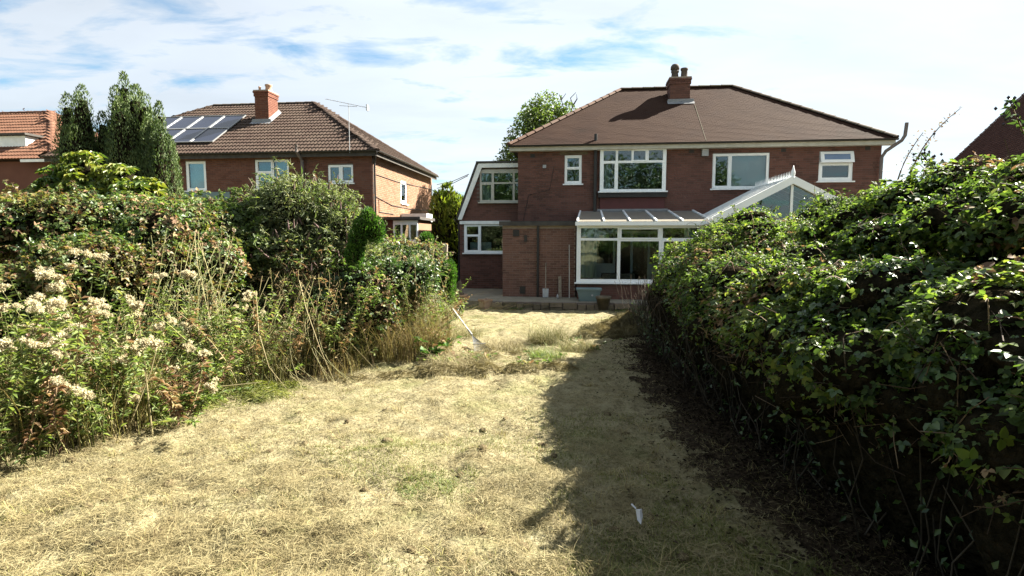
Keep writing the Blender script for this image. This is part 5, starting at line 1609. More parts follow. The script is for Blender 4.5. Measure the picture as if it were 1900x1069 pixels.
bush('mixed_hedge', 'straggly mixed hedge running back beside the lawn to the patio', 'hedge',
     line_clumps([(-1.75, 11.8), (-1.85, 14.0), (-2.1, 16.8)], (-1.2, 0.1), 44, (0.0, 0.9, 1.2), (0.26, 0.45), r2),
     [('lf_mid', 0.5, 'leaves'), ('lf_weed', 0.3, 'young_leaves'), ('lf_brown', 0.2, 'withered_leaves')], 9000, 0.07, 0.05, (-1.9, 14, -.45), r2, shoot_n=160, shoot_len=(0.2, 0.5), face=(0.5, -0.8, 0.4))
bush('garden_shrub', 'far green shrub between the two brick houses below the golden conifer', 'shrub',
     Clumps([(-3.3, 19, 0.6), (-4.2, 19.5, 0.8), (-2.9, 18.2, 0.3), (-5.0, 19.6, 0.7), (-6.2, 19.0, 0.9), (-7.4, 18.5, 1.0)], [0.8, 0.9, 0.7, 0.9, 1.0, 1.0]),
     [('lf_mid', 0.7, 'leaves'), ('lf_brown', 0.3, 'withered_leaves')], 9000, 0.09, 0.06, (-4, 19, -.5), r2, shoot_n=60)


# ------------------------------------------------------------------ stemmed weeds and seed heads
def stem_clump(name, label, cat, x, y, rad, n, h, r, leaf_mat, L, W, per=22, lean=0.20, stem_mat='stem_green', group=None, extra=None, low=0.12):
    z0 = float(gz(x, y))
    t = thing(name, label, cat, (x, y, z0), group=group)
    a = r.uniform(0, 2 * math.pi, n)
    q = rad * np.sqrt(r.random(n))
    b = np.stack([x + q * np.cos(a), y + q * np.sin(a), np.zeros(n)], 1)
    b[:, 2] = gz(b[:, 0], b[:, 1])
    H = r.uniform(h[0] * 0.6, h[1], n) ** 1.0
    d = np.stack([np.cos(a) * lean + r.normal(0, lean, n), np.sin(a) * lean + r.normal(0, lean, n), np.ones(n)], 1)
    ts = np.linspace(0, 1, 6)[None, :, None]
    bend = np.stack([r.normal(0, .22, n), r.normal(0, .22, n), -np.abs(r.normal(0, .16, n))], 1)
    paths = b[:, None] + d[:, None] * H[:, None, None] * ts + bend[:, None] * ts ** 2
    part_np('stems', tubes(paths, np.full(n, .006), np.full(n, .0025)), stem_mat, t, 'stuff')
    ti = low + (1 - low) * r.random((n, per)) ** 0.8
    i0 = np.clip((ti * 5).astype(int), 0, 4)
    f = (ti * 5 - i0)[..., None]
    rows = np.arange(n)[:, None]
    LP = (paths[rows, i0] * (1 - f) + paths[rows, i0 + 1] * f).reshape(-1, 3)
    ang = r.uniform(0, 2 * math.pi, len(LP))
    T = nrm(np.stack([np.cos(ang), np.sin(ang), r.normal(0.25, 0.4, len(LP))], 1))
    N = nrm(np.array([0, 0, 1.0]) + r.normal(size=LP.shape) * 0.4)
    N = nrm(N - (N * T).sum(-1, keepdims=True) * T)
    s = r.uniform(0.6, 1.3, len(LP))
    k = int(len(LP) * 0.80)
    part_np('leaves', leaf_geo(LP[:k], N[:k], T[:k], L * s[:k], W * s[:k], droop=0.3), leaf_mat, t, 'stuff')
    part_np('withered_leaves', leaf_geo(LP[k:], N[k:], T[k:], L * s[k:], W * s[k:], droop=0.5), 'lf_brown', t, 'stuff')
    return t, paths


def fluff_mesh(seed, size=1.0):
    r = np.random.default_rng(seed)
    Vs = []
    for i in range(9):
        c = np.array([r.normal(0, 0.026), r.normal(0, 0.026), r.normal(0, 0.012)]) * size
        n = 42
        d = nrm(r.normal(size=(n, 3)))
        P = c + d * 0.006
        T = nrm(d + r.normal(size=d.shape) * 0.3)
        N = perp(T, r)
        Vs.append(leaf_geo(P, N, T, r.uniform(.016, .034, n) * size, np.full(n, .010) * size))
    V, F = join(Vs)
    me = np_mesh('seed_head', V, F)
    me.materials.append(MAT['fluff'])
    return me


FL = [fluff_mesh(s, k) for s, k in ((1, 0.8), (2, 1.0), (3, 0.65), (4, 0.9))]
AGR = [(-4.75, 5.1, 0.34, 13, (1.15, 1.85), 'pale seeding hemp agrimony at the far edge of the thicket with tallest heads', 5),
       (-4.15, 5.2, 0.32, 16, (1.35, 1.80), 'thick clump of pinkish seed heads in front of the red bramble thicket', 9),
       (-3.80, 4.9, 0.30, 14, (1.05, 1.55), 'seeding hemp agrimony clump with many crowded fluffy heads near the lawn', 8),
       (-4.1, 4.45, 0.28, 10, (0.75, 1.25), 'short hemp agrimony with few heads low at the lawn edge', 4),
       (-3.65, 5.5, 0.28, 10, (0.80, 1.25), 'hemp agrimony with drooping heads beside the dark gap in the leaves', 5),
       (-4.85, 4.6, 0.30, 10, (1.0, 1.5), 'leafy hemp agrimony with sparse heads at the edge of view', 4),
       (-4.0, 7.3, 0.40, 12, (1.15, 1.55), 'buff seed heads of hemp agrimony standing below the bright bramble bush', 8),
       (-3.35, 5.35, 0.25, 8, (0.45, 0.8), 'low straggling hemp agrimony leaning over the mown grass', 3)]
r3 = np.random.default_rng(44)
for x, y, rad, n, h, lab, heads in AGR:
    t, paths = stem_clump('hemp_agrimony', lab, 'wild flower', x, y, rad, n * 2, h, r3, 'lf_weed', 0.075, 0.020, per=64, group='seeding hemp agrimony')
    tops = paths[:, -1]
    order = np.argsort(-tops[:, 2])
    for i in order[:heads * 3:2]:
        for j in range(2):
            o = bpy.data.objects.new('seed_head', FL[r3.integers(4)])
            COL.objects.link(o)
            o.parent = t
            o.location = Vector(tops[i] + r3.normal(0, 0.045, 3) * [1, 1, 0.5]) - Vector(ORG[t.name])
            o.rotation_euler = (r3.normal(0, .3), r3.normal(0, .3), r3.uniform(0, 6.28))
WEEDS = [(-5.2, 5.9, 0.5, 60, (0.9, 1.5), 'lf_weed', 'dense green weeds at the edge of view behind the seed heads'),
         (-4.5, 6.3, 0.5, 50, (0.8, 1.35), 'lf_mid', 'dark green weed patch between seed heads and red thicket'),
         (-3.55, 7.0, 0.38, 60, (0.9, 1.35), 'lf_weed', 'tall pale green willow leaved weeds left of the arching dry stems'),
         (-3.0, 7.9, 0.34, 44, (0.9, 1.45), 'lf_weed', 'fresh green weeds in the middle of the thicket front'),
         (-2.55, 8.3, 0.34, 44, (0.9, 1.45), 'lf_mid', 'upright weeds in front of the dark low bramble'),
         (-2.42, 8.5, 0.22, 30, (1.2, 1.75), 'lf_mid', 'tall weeds hiding the stem of the leaning clipped conifer'),
         (-1.9, 9.1, 0.42, 70, (0.9, 1.55), 'lf_bud', 'greyish weeds below the leaning clipped conifer'),
         (-1.65, 9.3, 0.32, 70, (0.8, 1.45), 'lf_weed', 'yellow green weeds at the corner of the thicket by the rake'),
         (-1.7, 10.4, 0.25, 50, (0.8, 1.40), 'lf_mid', 'small weeds behind the rake handle'),
         (-4.55, 4.9, 0.4, 45, (0.3, 0.7), 'lf_weed', 'low leafy weeds at the lawn edge under the seed heads'),
         (-3.75, 6.1, 0.4, 40, (0.3, 0.75), 'lf_mid', 'short weeds beside the cut green swath')]
for x, y, rad, n, h, mt, lab in WEEDS:
    stem_clump('weed_clump', lab, 'weeds', x, y, rad, n, h, r3, mt, 0.065, 0.017, per=48, group='weeds along the thicket')
dock, _ = stem_clump('bindweed', 'bright broad leaved sprout low in the dry grass corner', 'weed', -1.25, 8.5, 0.15, 14, (0.25, 0.55), r3, 'conifer_clip', 0.12, 0.09, per=6)


# ------------------------------------------------------------------ grasses
def blades(P, H, lean, r, width, bend=0.6, dirn=None):
    n = len(P)
    a = r.uniform(0, 2 * math.pi, n)
    D = np.stack([np.cos(a), np.sin(a), np.zeros(n)], 1)
    if dirn is not None:
        D = nrm(D * 0.6 + np.array(dirn))
    lean = lean * r.uniform(0.4, 2.2, n)
    ts = np.array([0, 0.4, 0.75, 1.0])
    L = (lean * r.uniform(0.3, 1.4, n) * H)[:, None]
    ctr = [P + np.array([0, 0, 1.0]) * (H * (t - bend * 0.5 * t * t))[:, None] + D * L * t * t for t in ts]
    S = np.stack([-D[:, 1], D[:, 0], np.zeros(n)], 1)
    V = []
    for c, wd in zip(ctr, (1, .85, .5)):
        V += [c - S * width * wd * .5, c + S * width * wd * .5]
    V.append(ctr[3])
    V = np.stack(V, 1)
    b = np.arange(n)[:, None] * 7
    F = np.concatenate([b + [0, 1, 3], b + [0, 3, 2], b + [2, 3, 5], b + [2, 5, 4], b + [4, 5, 6]], 1).reshape(-1, 3)
    return V.reshape(-1, 3), F


def tuft(label, x, y, rad, n, h, lean, mat, r, width=0.006, name='grass_tuft', group='rough grass tufts', dirn=None):
    t = thing(name, label, 'grass tuft', (x, y, float(gz(x, y))), group=group)
    q, a = rad * np.sqrt(r.random(n)), r.uniform(0, 6.283, n)
    P = np.stack([x + q * np.cos(a), y + q * np.sin(a), np.zeros(n)], 1)
    P[:, 2] = gz(P[:, 0], P[:, 1]) - 0.01
    part_np('blades', blades(P, r.uniform(h[0], h[1], n), lean, r, width, dirn=dirn), mat, t, 'stuff')


r4 = np.random.default_rng(55)
for args in [('tall dry grass at the corner of the thicket beside the rake', -1.35, 9.0, 0.38, 1100, (0.3, 1.15), 0.8, 'grass_tan'),
             ('tan grass below the ivy mound in the middle of the thicket front', -1.75, 8.6, 0.5, 900, (0.5, 1.1), 0.4, 'grass_tan'),
             ('tall feathery grass standing against the ivy mound', -1.8, 9.6, 0.45, 900, (0.5, 1.6), 0.7, 'grass_tan'),
             ('wispy dry grass among the tall willow leaved weeds', -3.3, 7.9, 0.6, 450, (0.4, 1.3), 0.55, 'grass_tan'),
             ('wispy dry grass among the crowded seed heads', -4.1, 5.3, 0.7, 800, (0.4, 1.35), 0.55, 'grass_tan'),
             ('pale dry grass draped down the front of the ivy mound', -1.75, 9.35, 0.38, 700, (0.5, 1.45), 0.8, 'straw_green'),
             ('bleached grass draped over the weeds under the clipped conifer', -2.3, 8.25, 0.35, 420, (0.4, 1.2), 0.9, 'straw_green'),
             ('brown grass hanging at the foot of the upright weeds', -2.45, 7.75, 0.35, 220, (0.25, 0.6), 0.6, 'grass_tan'),
             ('long dry stems arching over the lawn from the weeds', -3.15, 7.2, 0.28, 140, (0.7, 1.25), 0.55, 'straw_green'),
             ('dry grass beside the cut green swath', -3.6, 6.6, 0.35, 300, (0.3, 0.6), 0.7, 'straw_green'),
             ('thin dry grass at the lawn edge below the seed heads', -3.95, 5.0, 0.45, 260, (0.2, 0.6), 0.6, 'straw_green'),
             ('dry grass in the very corner of the lawn edge', -4.4, 4.4, 0.40, 260, (0.2, 0.5), 0.6, 'straw'),
             ('feathery grass tuft with green blades in the middle of the lawn', 0.72, 10.6, 0.42, 900, (0.2, 0.62), 1.1, 'straw_green'),
             ('second smaller tuft on the rough strip near the hedge shadow', 1.15, 9.6, 0.32, 500, (0.12, 0.36), 1.1, 'straw_green'),
             ('low green tuft on the rough strip in front of the feathery one', 0.55, 8.7, 0.28, 420, (0.1, 0.3), 1.1, 'lf_weed'),
             ('dry tuft beside the rake head', -0.2, 9.9, 0.42, 600, (0.12, 0.36), 1.1, 'straw'),
             ('ragged tuft along the mown edge below the rake', -0.75, 8.2, 0.50, 800, (0.10, 0.30), 1.2, 'straw'),
             ('yellow tuft in the strip of lawn behind the rake', -0.9, 11.4, 0.3, 260, (0.15, 0.4), 0.7, 'straw_green'),
             ('green patch of short grass in the mown lawn', -0.62, 3.95, 0.22, 900, (0.02, 0.06), 0.8, 'lf_weed')]:
    tuft(*args, r4)
for lab, lx, ly, d, hh in (('weeds growing in the square tan pot', -0.62, -3.62, 0.12, 0.3), ('rosette of weeds at the foot of the stone edging', 0.4, -3.75, 0.16, 0.2), ('dark weeds beside the tall tapered pot', 3.35, -3.7, 0.22, 0.35), ('weeds between the obelisk pot and square pot', -1.05, -3.6, 0.2, 0.3)):
    wx, wy, _ = HOUSE.world((lx, ly, 0))
    t, pth = stem_clump('patio_weed', lab, 'weeds', wx, wy, d, 14, (0.15, hh), r4, 'lf_mid', 0.06, 0.03, per=9, lean=0.4, group='weeds along the patio')
    if lx < -0.6 and ly < -3.61:
        for q in range(3):
            o = bpy.data.objects.new('flower_head', FL[2]); COL.objects.link(o); o.parent = t
            o.location = Vector(pth[q, -1]) - Vector(ORG[t.name]) + Vector((0, 0, 0.12))
for lab, x, y, d in (('leafy dark sprout on the rough strip by the shadow edge', 1.35, 9.9, 0.3), ('small leafy sprout on the mown edge', 0.35, 8.05, 0.22), ('leafy sprout at the foot of the dry grass corner', -0.55, 8.6, 0.25), ('cut leafy stems lying left of the rake', -1.0, 8.35, 0.2)):
    stem_clump('leafy_sprout', lab, 'weed', x, y, d, 16, (0.08, 0.25), r4, 'lf_mid', 0.07, 0.035, per=8, lean=0.5, group='leafy sprouts on the rough strip')

# arching dry stems over the dark gap, each its own
for lab, pts in (('long dry stem bowing from the weeds to the mown edge', [(-2.95, 7.75, 1.1), (-2.78, 7.5, 0.75), (-2.5, 7.2, 0.25), (-2.3, 7.1, -0.15)]),
                 ('dry stem leaning across the dark gap', [(-2.9, 7.9, 0.6), (-2.4, 7.8, 0.35), (-1.95, 7.7, -0.1)]),
                 ('pale dead stem hanging below the bright bramble bush', [(-3.35, 7.3, 1.0), (-3.2, 7.0, 0.5), (-3.0, 6.8, 0.1), (-2.75, 6.7, -0.15)]),
                 ('straight dry stalk lying over the cut green swath', [(-3.3, 6.2, 0.02), (-2.9, 6.35, 0.03)]),
                 ('thin stalk standing among the low seed heads', [(-3.3, 5.0, -0.1), (-3.4, 5.1, 0.55), (-3.43, 5.1, 0.95)]),
                 ('crossed dry stalk beside the standing one', [(-3.55, 5.0, -0.12), (-3.35, 5.1, 0.45), (-3.3, 5.15, 0.7)])):
    o = MB().tube(pts, 0.008, 5, 0.004).build('dry_stalk', 'straw')
    tag(o, lab, 'plant stem', 'dry stems at the thicket edge')


n = 17
a0 = np.stack([r4.uniform(-3.5, -2.6, n), r4.uniform(7.5, 8.0, n), r4.uniform(0.5, 1.15, n)], 1)
a1 = np.stack([a0[:, 0] + r4.uniform(0.1, 0.75, n), r4.uniform(6.75, 7.35, n), np.full(n, -0.2)], 1)
tq = np.linspace(0, 1, 8)[None, :, None]
arc = a0[:, None] * (1 - tq) + a1[:, None] * tq
arc[:, :, 0] -= (0.22 * np.sin(np.pi * tq[..., 0])) * r4.uniform(0.6, 2.2, n)[:, None]
arc[:, :, 2] = a0[:, 2:3] * (1 - tq[..., 0] ** 0.8) + a1[:, 2:3] * tq[..., 0] ** 0.8
ar = thing('arching_weed', 'sheaf of long yellow green stems bowing out over the mown edge', 'weed', (-3.0, 7.6, -0.22))
part_np('stems', tubes(arc, np.full(n, .0042), np.full(n, .002)), 'stem_pale', ar, 'stuff')

def drape(name, label, x0, x1, y0, z0, front, n, mat, r, leaf=None, rad=0.0032):
    a = np.stack([r.uniform(x0, x1, n), y0 + r.normal(0, 0.22, n), r.uniform(*z0, n)], 1)
    b = np.stack([a[:, 0] + r.normal(0.05, 0.28, n), y0 - r.uniform(*front, n), np.zeros(n)], 1)
    b[:, 2] = gz(b[:, 0], b[:, 1]) + np.where(r.random(n) < 0.5, 0.0, r.uniform(0, 0.5, n))
    t = np.linspace(0, 1, 8)[None, :, None]
    p = a[:, None] * (1 - t) + b[:, None] * t
    p[:, :, 2] += (np.sin(np.pi * t[..., 0] * 0.9) * r.uniform(0.02, 0.35, n)[:, None])
    p[:, :, 0] += np.sin(t[..., 0] * 4 + r.uniform(0, 6, n)[:, None]) * 0.05
    o = thing(name, label, 'weed', ((x0 + x1) / 2, y0, float(gz((x0 + x1) / 2, y0))))
    part_np('stems', tubes(p, np.full(n, rad), np.full(n, rad * .5)), mat, o, 'stuff')
    if leaf:
        k = 14
        LP = (p[np.arange(n)[:, None], r.integers(1, 8, (n, k))] + r.normal(0, 0.035, (n, k, 3))).reshape(-1, 3)
        T = nrm(r.normal(size=LP.shape) + [0, -0.3, -0.4])
        N = perp(T, r)
        part_np('leaves', leaf_geo(LP, N, T, r.uniform(.025, .06, len(LP)), r.uniform(.01, .026, len(LP))), leaf, o, 'stuff')


drape('dry_vine', 'tangle of dry tan stems hanging down the front of the ivy mound', -2.6, -1.35, 9.6, (0.7, 1.55), (0.5, 1.3), 170, 'grass_tan', r4, 'lf_brown')
drape('green_vine', 'leafy green vines trailing over the corner of the thicket to the grass', -2.5, -1.3, 9.4, (0.7, 1.45), (0.3, 0.9), 90, 'stem_green', r4, 'lf_weed')
drape('dry_vine', 'dry stems and withered leaves spilling out under the buddleia bush', -3.6, -2.5, 8.5, (0.5, 1.25), (0.4, 1.1), 110, 'grass_tan', r4, 'lf_brown')
drape('green_vine', 'olive trailing growth over the front of the red bramble thicket', -5.2, -3.8, 7.6, (0.8, 1.8), (0.3, 0.9), 120, 'stem_green', r4, 'lf_bud')

# ------------------------------------------------------------------ conifers
def column(name, label, x, y, h, rad, n, r, mat='conifer', group='conifer columns', lobes=9, base=0.0, spread=0.28, size=(0.05, 0.11), top=0.35, lean=(0, 0)):
    z0 = float(gz(x, y)) + base
    t = thing(name, label, 'tree', (x, y, z0), group=group)
    MB().tube([(x, y, z0), (x, y, z0 + h * 0.25), (x, y, z0 + h * 0.7)], rad * 0.16, 8, 0.02).build('trunk', 'bark', t)
    # upright lobes that end at different heights
    Vs = []
    lob = []
    for i in range(lobes):
        a = 2 * math.pi * i / lobes + r.uniform(-.4, .4)
        q = rad * r.uniform(0.25, 0.60)
        lob.append((x + q * math.cos(a), y + q * math.sin(a), rad * r.uniform(0.48, 0.66), h * (r.uniform(0.78, 0.97) - 0.05 * (q > rad * .5))))
    lob.append((x, y, rad * 0.62, h))
    per = n // len(lob)
    for lx, ly, lr, lh in lob:
        u = r.random(per)
        prof = np.clip(np.minimum(1.0, (u + 0.10) / 0.22) * np.power(1 - u, 0.42) * 1.08, 0, 1)
        a = r.uniform(0, 6.283, per)
        rr = lr * prof * (0.72 + 0.34 * r.random(per)) * (0.85 + 0.3 * vnoise(a * 1.3, u * lh * 2.2, 1.5, 4))
        P = np.stack([lx + rr * np.cos(a) + lean[0] * u * lh, ly + rr * np.sin(a) + lean[1] * u * lh, z0 + 0.1 + u * (lh - 0.1)], 1)
        out = np.stack([np.cos(a), np.sin(a), np.zeros(per)], 1)
        T = nrm(out * spread * (1.6 - u)[:, None] + np.array([0, 0, 1.0]) + r.normal(size=P.shape) * 0.28)
        N = nrm(out + r.normal(size=P.shape) * 0.5)
        N = nrm(N - (N * T).sum(-1, keepdims=True) * T)
        s = r.uniform(size[0], size[1], per)
        Vs.append(leaf_geo(P, N, T, s, s * 0.34, droop=-0.05))
        # an added opaque spindle keeps each lobe dark inside
    part_np('crown', join(Vs), mat, t, 'stuff')
    core = []
    for lx, ly, lr, lh in lob:
        k = 9
        m_ = MB().lathe((lx, ly, z0), [(lr * 0.80 * max(0.02, min(1.0, (u + 0.1) / 0.22) * (1 - u) ** 0.42), 0.05 + u * lh * 0.96) for u in np.linspace(0, 0.97, 10)], k)
        m_.map(lambda p: (p[0] + lean[0] * (p[2] - z0), p[1] + lean[1] * (p[2] - z0), p[2]))
        core.append(m_)
    big = MB()
    for m_ in core:
        big.add(m_.v, m_.f)
    big.build('conifer_core', 'dark_core', t, 'stuff')
    return t


r5 = np.random.default_rng(66)
for lab, x, y, h, rad in (('broad dark conifer at the end of the row beside the orange roof', -9.78, 13.1, 5.5, 0.58),
                          ('tallest pointed conifer in the middle of the row', -8.95, 13.3, 5.85, 0.52),
                          ('bushy conifer in front of the tallest one', -8.45, 12.9, 5.45, 0.64),
                          ('conifer sloping down towards the solar panels', -8.02, 12.7, 4.9, 0.50),
                          ('slim pointed conifer in front of the first house window', -7.62, 12.4, 4.95, 0.36)):
    column('conifer_tree', lab, x, y, h, rad * 1.24, 42000, r5, lobes=12, size=(0.04, 0.085))
column('golden_conifer', 'golden green conifer standing between the two brick houses', -3.2, 28.0, 4.75, 1.25, 9000, r5, 'conifer_gold', None, 8, spread=0.9, size=(0.16, 0.34))


def clipped(label, parts, base, r, n):
    t = thing('clipped_conifer', label, 'shrub', base, group='clipped conifers in the thicket')
    cl = Clumps([p[:3] for p in parts], [p[3:] for p in parts])
    part_np('conifer_core', cl.core(0.86), 'dark_core', t)  # opaque core added behind the foliage
    P, N = cl.sample(n, r, 0.86, 1.14, 0.86)
    T = nrm(N * 0.7 + np.array([0, 0, 0.8]) + r.normal(size=P.shape) * 0.3)
    N2 = perp(T, r)
    s = r.uniform(0.03, 0.055, len(P))
    part_np('crown', leaf_geo(P, N2, T, s, s * 0.4, droop=0), 'conifer_clip', t, 'stuff')
    MB().tube([base, (parts[0][0], parts[0][1], parts[0][2])], 0.03, 7).build('trunk', 'bark', t)


clipped('leaning clipped conifer standing up out of the thicket', [(-2.44, 8.7, 1.42, .12, .11, .20), (-2.39, 8.7, 1.64, .11, .11, .17), (-2.30, 8.7, 1.84, .12, .11, .16), (-2.21, 8.7, 2.00, .09, .10, .12), (-2.12, 8.75, 1.80, .12, .11, .18)], (-2.4, 8.7, -0.3), r5, 5000)
clipped('little clipped ball conifer beside the fence tops', [(-1.81, 11.9, 1.62, .13, .13, .15)], (-1.8, 11.9, -0.35), r5, 1400)
clipped('bright narrow conifer at the corner behind the rake', [(-1.27, 10.9, 0.75, .15, .16, .36), (-1.22, 10.9, 1.0, .12, .13, .22)], (-1.25, 10.9, -0.33), r5, 3000)

# ------------------------------------------------------------------ fingered yellow shrub
fs = thing('fatsia_shrub', 'yellow green shrub with fingered leaves in front of the conifers', 'shrub', (-7.7, 10.6, -0.3))
r6 = np.random.default_rng(77)


def palmate(seed):
    mb = MB()
    r = random.Random(seed)
    for i in range(8):
        a = math.radians(-125 + i * 250 / 7)
        L = 0.19 * (0.75 + 0.25 * math.cos(a)) * r.uniform(0.9, 1.1)
        d, s = Vector((math.cos(a), math.sin(a), 0)), Vector((-math.sin(a), math.cos(a), 0))
        mb.add([(0, 0, 0), d * L * 0.6 + s * 0.026 + Vector((0, 0, 0.012)), d * L - Vector((0, 0, 0.05)), d * L * 0.6 - s * 0.026 + Vector((0, 0, 0.012))], [(0, 1, 2), (0, 2, 3)])
    me = mb.mesh('leaf')
    me.materials.append(MAT['fatsia'])
    return me


PAL = [palmate(s) for s in range(3)]
FC = Clumps([(-8.35, 10.7, 2.65), (-7.8, 10.5, 2.80), (-7.2, 10.5, 2.65), (-6.75, 10.4, 2.40), (-8.7, 10.8, 2.35), (-7.6, 10.3, 2.35), (-7.0, 10.3, 2.25), (-8.2, 10.4, 2.25)], [(.42, .4, .38), (.42, .4, .42), (.42, .4, .38), (.36, .4, .34), (.4, .4, .4), (.5, .4, .4), (.5, .4, .4), (.5, .4, .4)])
P, N = FC.sample(800, r6, 0.85, 1.12, 0.8)
sel = [i for i in range(len(P)) if N[i, 1] < 0.35 and N[i, 2] > -0.5][:300]
for i in sel:
    o = bpy.data.objects.new('leaf', PAL[i % 3])
    COL.objects.link(o)
    o.parent = fs
    o.location = Vector(P[i]) - Vector(ORG[fs.name])
    k = r6.uniform(0.7, 1.2)
    o.scale = (k, k, k)
    nn = Vector(N[i] * 0.7 + np.array([0, -0.1, 0.9]) + r6.normal(size=3) * 0.25)
    o.rotation_mode = 'QUATERNION'
    o.rotation_quaternion = nn.to_track_quat('Z', 'Y') @ Matrix.Rotation(r6.uniform(0, 6.28), 4, 'Z').to_quaternion()
part_np('core_filler', FC.core(0.72), 'dark_core', fs)  # added core that darkens the shrub's inside
MB().tube([(-7.7, 10.6, -0.3), (-7.7, 10.6, 2.0)], 0.06, 8, 0.03).build('stem', 'bark', fs)


# ------------------------------------------------------------------ broad trees
def tree(name, label, base, h, crown, r, mat, n, L, group=None, bare=(), trunk_r=0.22):
    t = thing(name, label, 'tree', base, group=group)
    bx, by, bz = base
    MB().tube([(bx, by, bz), (bx + .1, by, bz + h * 0.3), (bx, by, bz + h * 0.55)], trunk_r, 9, trunk_r * .5).build('trunk', 'bark', t)
    lim = MB()
    for c in crown[0]:
        lim.tube([(bx, by, bz + h * 0.4), ((bx + c[0]) / 2, (by + c[1]) / 2, (bz + h * .5 + c[2]) / 2), tuple(c)], trunk_r * .4, 6, 0.03)
    lim.build('limbs', 'bark', t, 'stuff')
    for i, pts in enumerate(bare):
        MB().tube(pts, 0.05, 6, 0.015).build('dead_branch', 'bark', t)
    cl = Clumps(*crown)
    P, N = cl.sample(n, r, 0.55, 1.15, 0.5)
    N2 = orient(N, r, 0.4, 0.8)
    s = r.uniform(0.7, 1.3, len(P))
    part_np('crown', leaf_geo(P, N2, droop_dir(N2, N, r), L * s, L * 0.55 * s), mat, t, 'stuff')


r7 = np.random.default_rng(88)
cr = []
for _ in range(24):
    a = r7.uniform(0, 6.28)
    cr.append((1.55 + 1.5 * math.cos(a) * r7.random(), 32 + 1.2 * math.sin(a), r7.uniform(4.6, 8.4)))
cr = [(c[0] + (0.9 if c[2] < 6 else 0), c[1], c[2]) for c in cr] + [(3.3, 32, 8.0), (3.5, 32, 7.4), (3.0, 32, 7.2), (0.2, 32, 6.0), (0.1, 31.6, 5.2), (1.9, 32, 8.9), (1.3, 32, 8.5), (2.7, 32, 8.1), (3.1, 31.8, 8.6), (0.6, 32, 7.2), (0.0, 32, 6.6), (-0.1, 31.8, 5.6), (2.4, 32, 8.4)]
tree('leafy_tree', 'light green tree rising behind the hipped roof with dead branches on top', (2.0, 32, -0.5), 8.5, (cr, [r7.uniform(0.5, 0.8) for _ in cr]), r7, 'lf_tree', 17000, 0.17,
     bare=[[(3.1, 32, 7.6), (2.95, 32, 8.6), (2.75, 32, 9.3), (3.0, 32, 9.65)], [(3.1, 32, 8.2), (3.4, 32, 9.0), (3.25, 32, 9.4), (3.55, 32, 9.7)], [(3.4, 32, 9.0), (3.62, 32, 9.35), (3.58, 32, 9.6)], [(2.75, 32, 9.3), (2.62, 32, 9.6)]])
cr = [(-27 + i * 0.55 + r7.normal() * .2, 29.5, 7.1 + 0.5 * math.sin(i * 1.9) + r7.normal() * 0.1) for i in range(8)]
tree('purple_leaved_tree', 'thin purple leaved tree top showing over the orange roof', (-25, 29.5, -0.5), 7.0, (cr, [0.42] * len(cr)), r7, 'lf_purple', 900, 0.16, trunk_r=0.15)
# trees at the other end of the garden, mirrored in the windows
for lab, x, y, s in (('large tree behind the viewer mirrored in the bay window', 3.5, -17, 1.25), ('second tree behind the viewer mirrored in the conservatory', -3.5, -14, 1.05), ('third tree behind the viewer mirrored in the end windows', 8.2, -17, 1.0), ('fourth tree behind the viewer beyond the thicket', -10, -16, 1.15)):
    cr = [(x + r7.normal() * 1.9 * s, y + r7.normal() * 1.6 * s, r7.uniform(1.6, 7.2) * s) for _ in range(26)]
    tree('garden_tree', lab, (x, y, 0), 7.5 * s, (cr, [r7.uniform(0.9, 1.6) * s for _ in cr]), r7, 'lf_dark', 7000, 0.36, group='trees at the other end of the garden')

for lab, x, sgn in (('added unseen hedge behind the viewer that cuts sky light on the sunny side', 3.6, 1), ('added unseen thicket behind the viewer that cuts sky light on the shady side', -5.6, -1)):  # unseen growth added to hold back sky light
    bush('sky_block_hedge', lab, 'hedge', Clumps([(x + r7.normal() * .3, y, 0.5 + 1.3 * (k % 2) + r7.normal() * .15) for k, y in enumerate(np.arange(-8, 0.6, 0.4))], [0.75] * 22),
         [('lf_mid', 0.6, 'leaves'), ('lf_dark', 0.4, 'dark_leaves')], 7000, 0.12, 0.08, (x, -4, 0), r7, shoot_n=40, face=None, group='added sky blockers behind the viewer')

# ------------------------------------------------------------------ old fence, rake, litter
fe = thing('wooden_fence', 'broken old board fence half buried in ivy', 'fence', (-2.1, 12.3, -0.4))
Rf = random.Random(8)
for i in range(11):
    x = -2.75 + i * 0.125
    hh = Rf.uniform(1.45, 1.72)
    MB().bar((x, 12.3, -0.4), (x + Rf.uniform(-.06, .10), 12.3 + Rf.uniform(-.05, .05), -0.4 + hh + 0.35), 0.10, 0.018, (0, 1, 0)).build('plank', 'wood_old', fe)
MB().bar((-2.8, 12.34, 0.9), (-1.4, 12.34, 0.9), 0.04, 0.08).build('rail', 'wood_old', fe)
MB().bar((-1.55, 12.2, -0.4), (-1.45, 12.15, 1.55), 0.11, 0.11, (0, 1, 0)).build('post', 'wood_old', fe)
rk = thing('leaf_rake', 'leaf rake with long pale handle and fanned head leaning on the thicket corner', 'rake', (-0.52, 9.55, -0.28))
MB().tube([(-1.19, 10.9, 0.34), (-0.80, 10.1, 0.02)], 0.014, 7).build('handle', 'rope_pale', rk)
hd = MB().tube([(-0.80, 10.1, 0.02), (-0.72, 9.95, -0.05)], 0.02, 7).build('socket', 'metal_grey', rk)
for i in range(15):
    q = (i - 7) / 7
    MB().tube([(-0.72, 9.95, -0.05), (-0.57 + q * 0.09, 9.60 + abs(q) * .03 + q * .05, -0.18), (-0.48 + q * 0.15, 9.46 + q * .1, -0.26)], 0.004, 4).build('tine', 'alu', hd)
MB().tube([(-0.68, 9.62, -0.15), (-0.46, 9.68, -0.15)], 0.008, 5).build('brace', 'alu', rk)
li = MB()
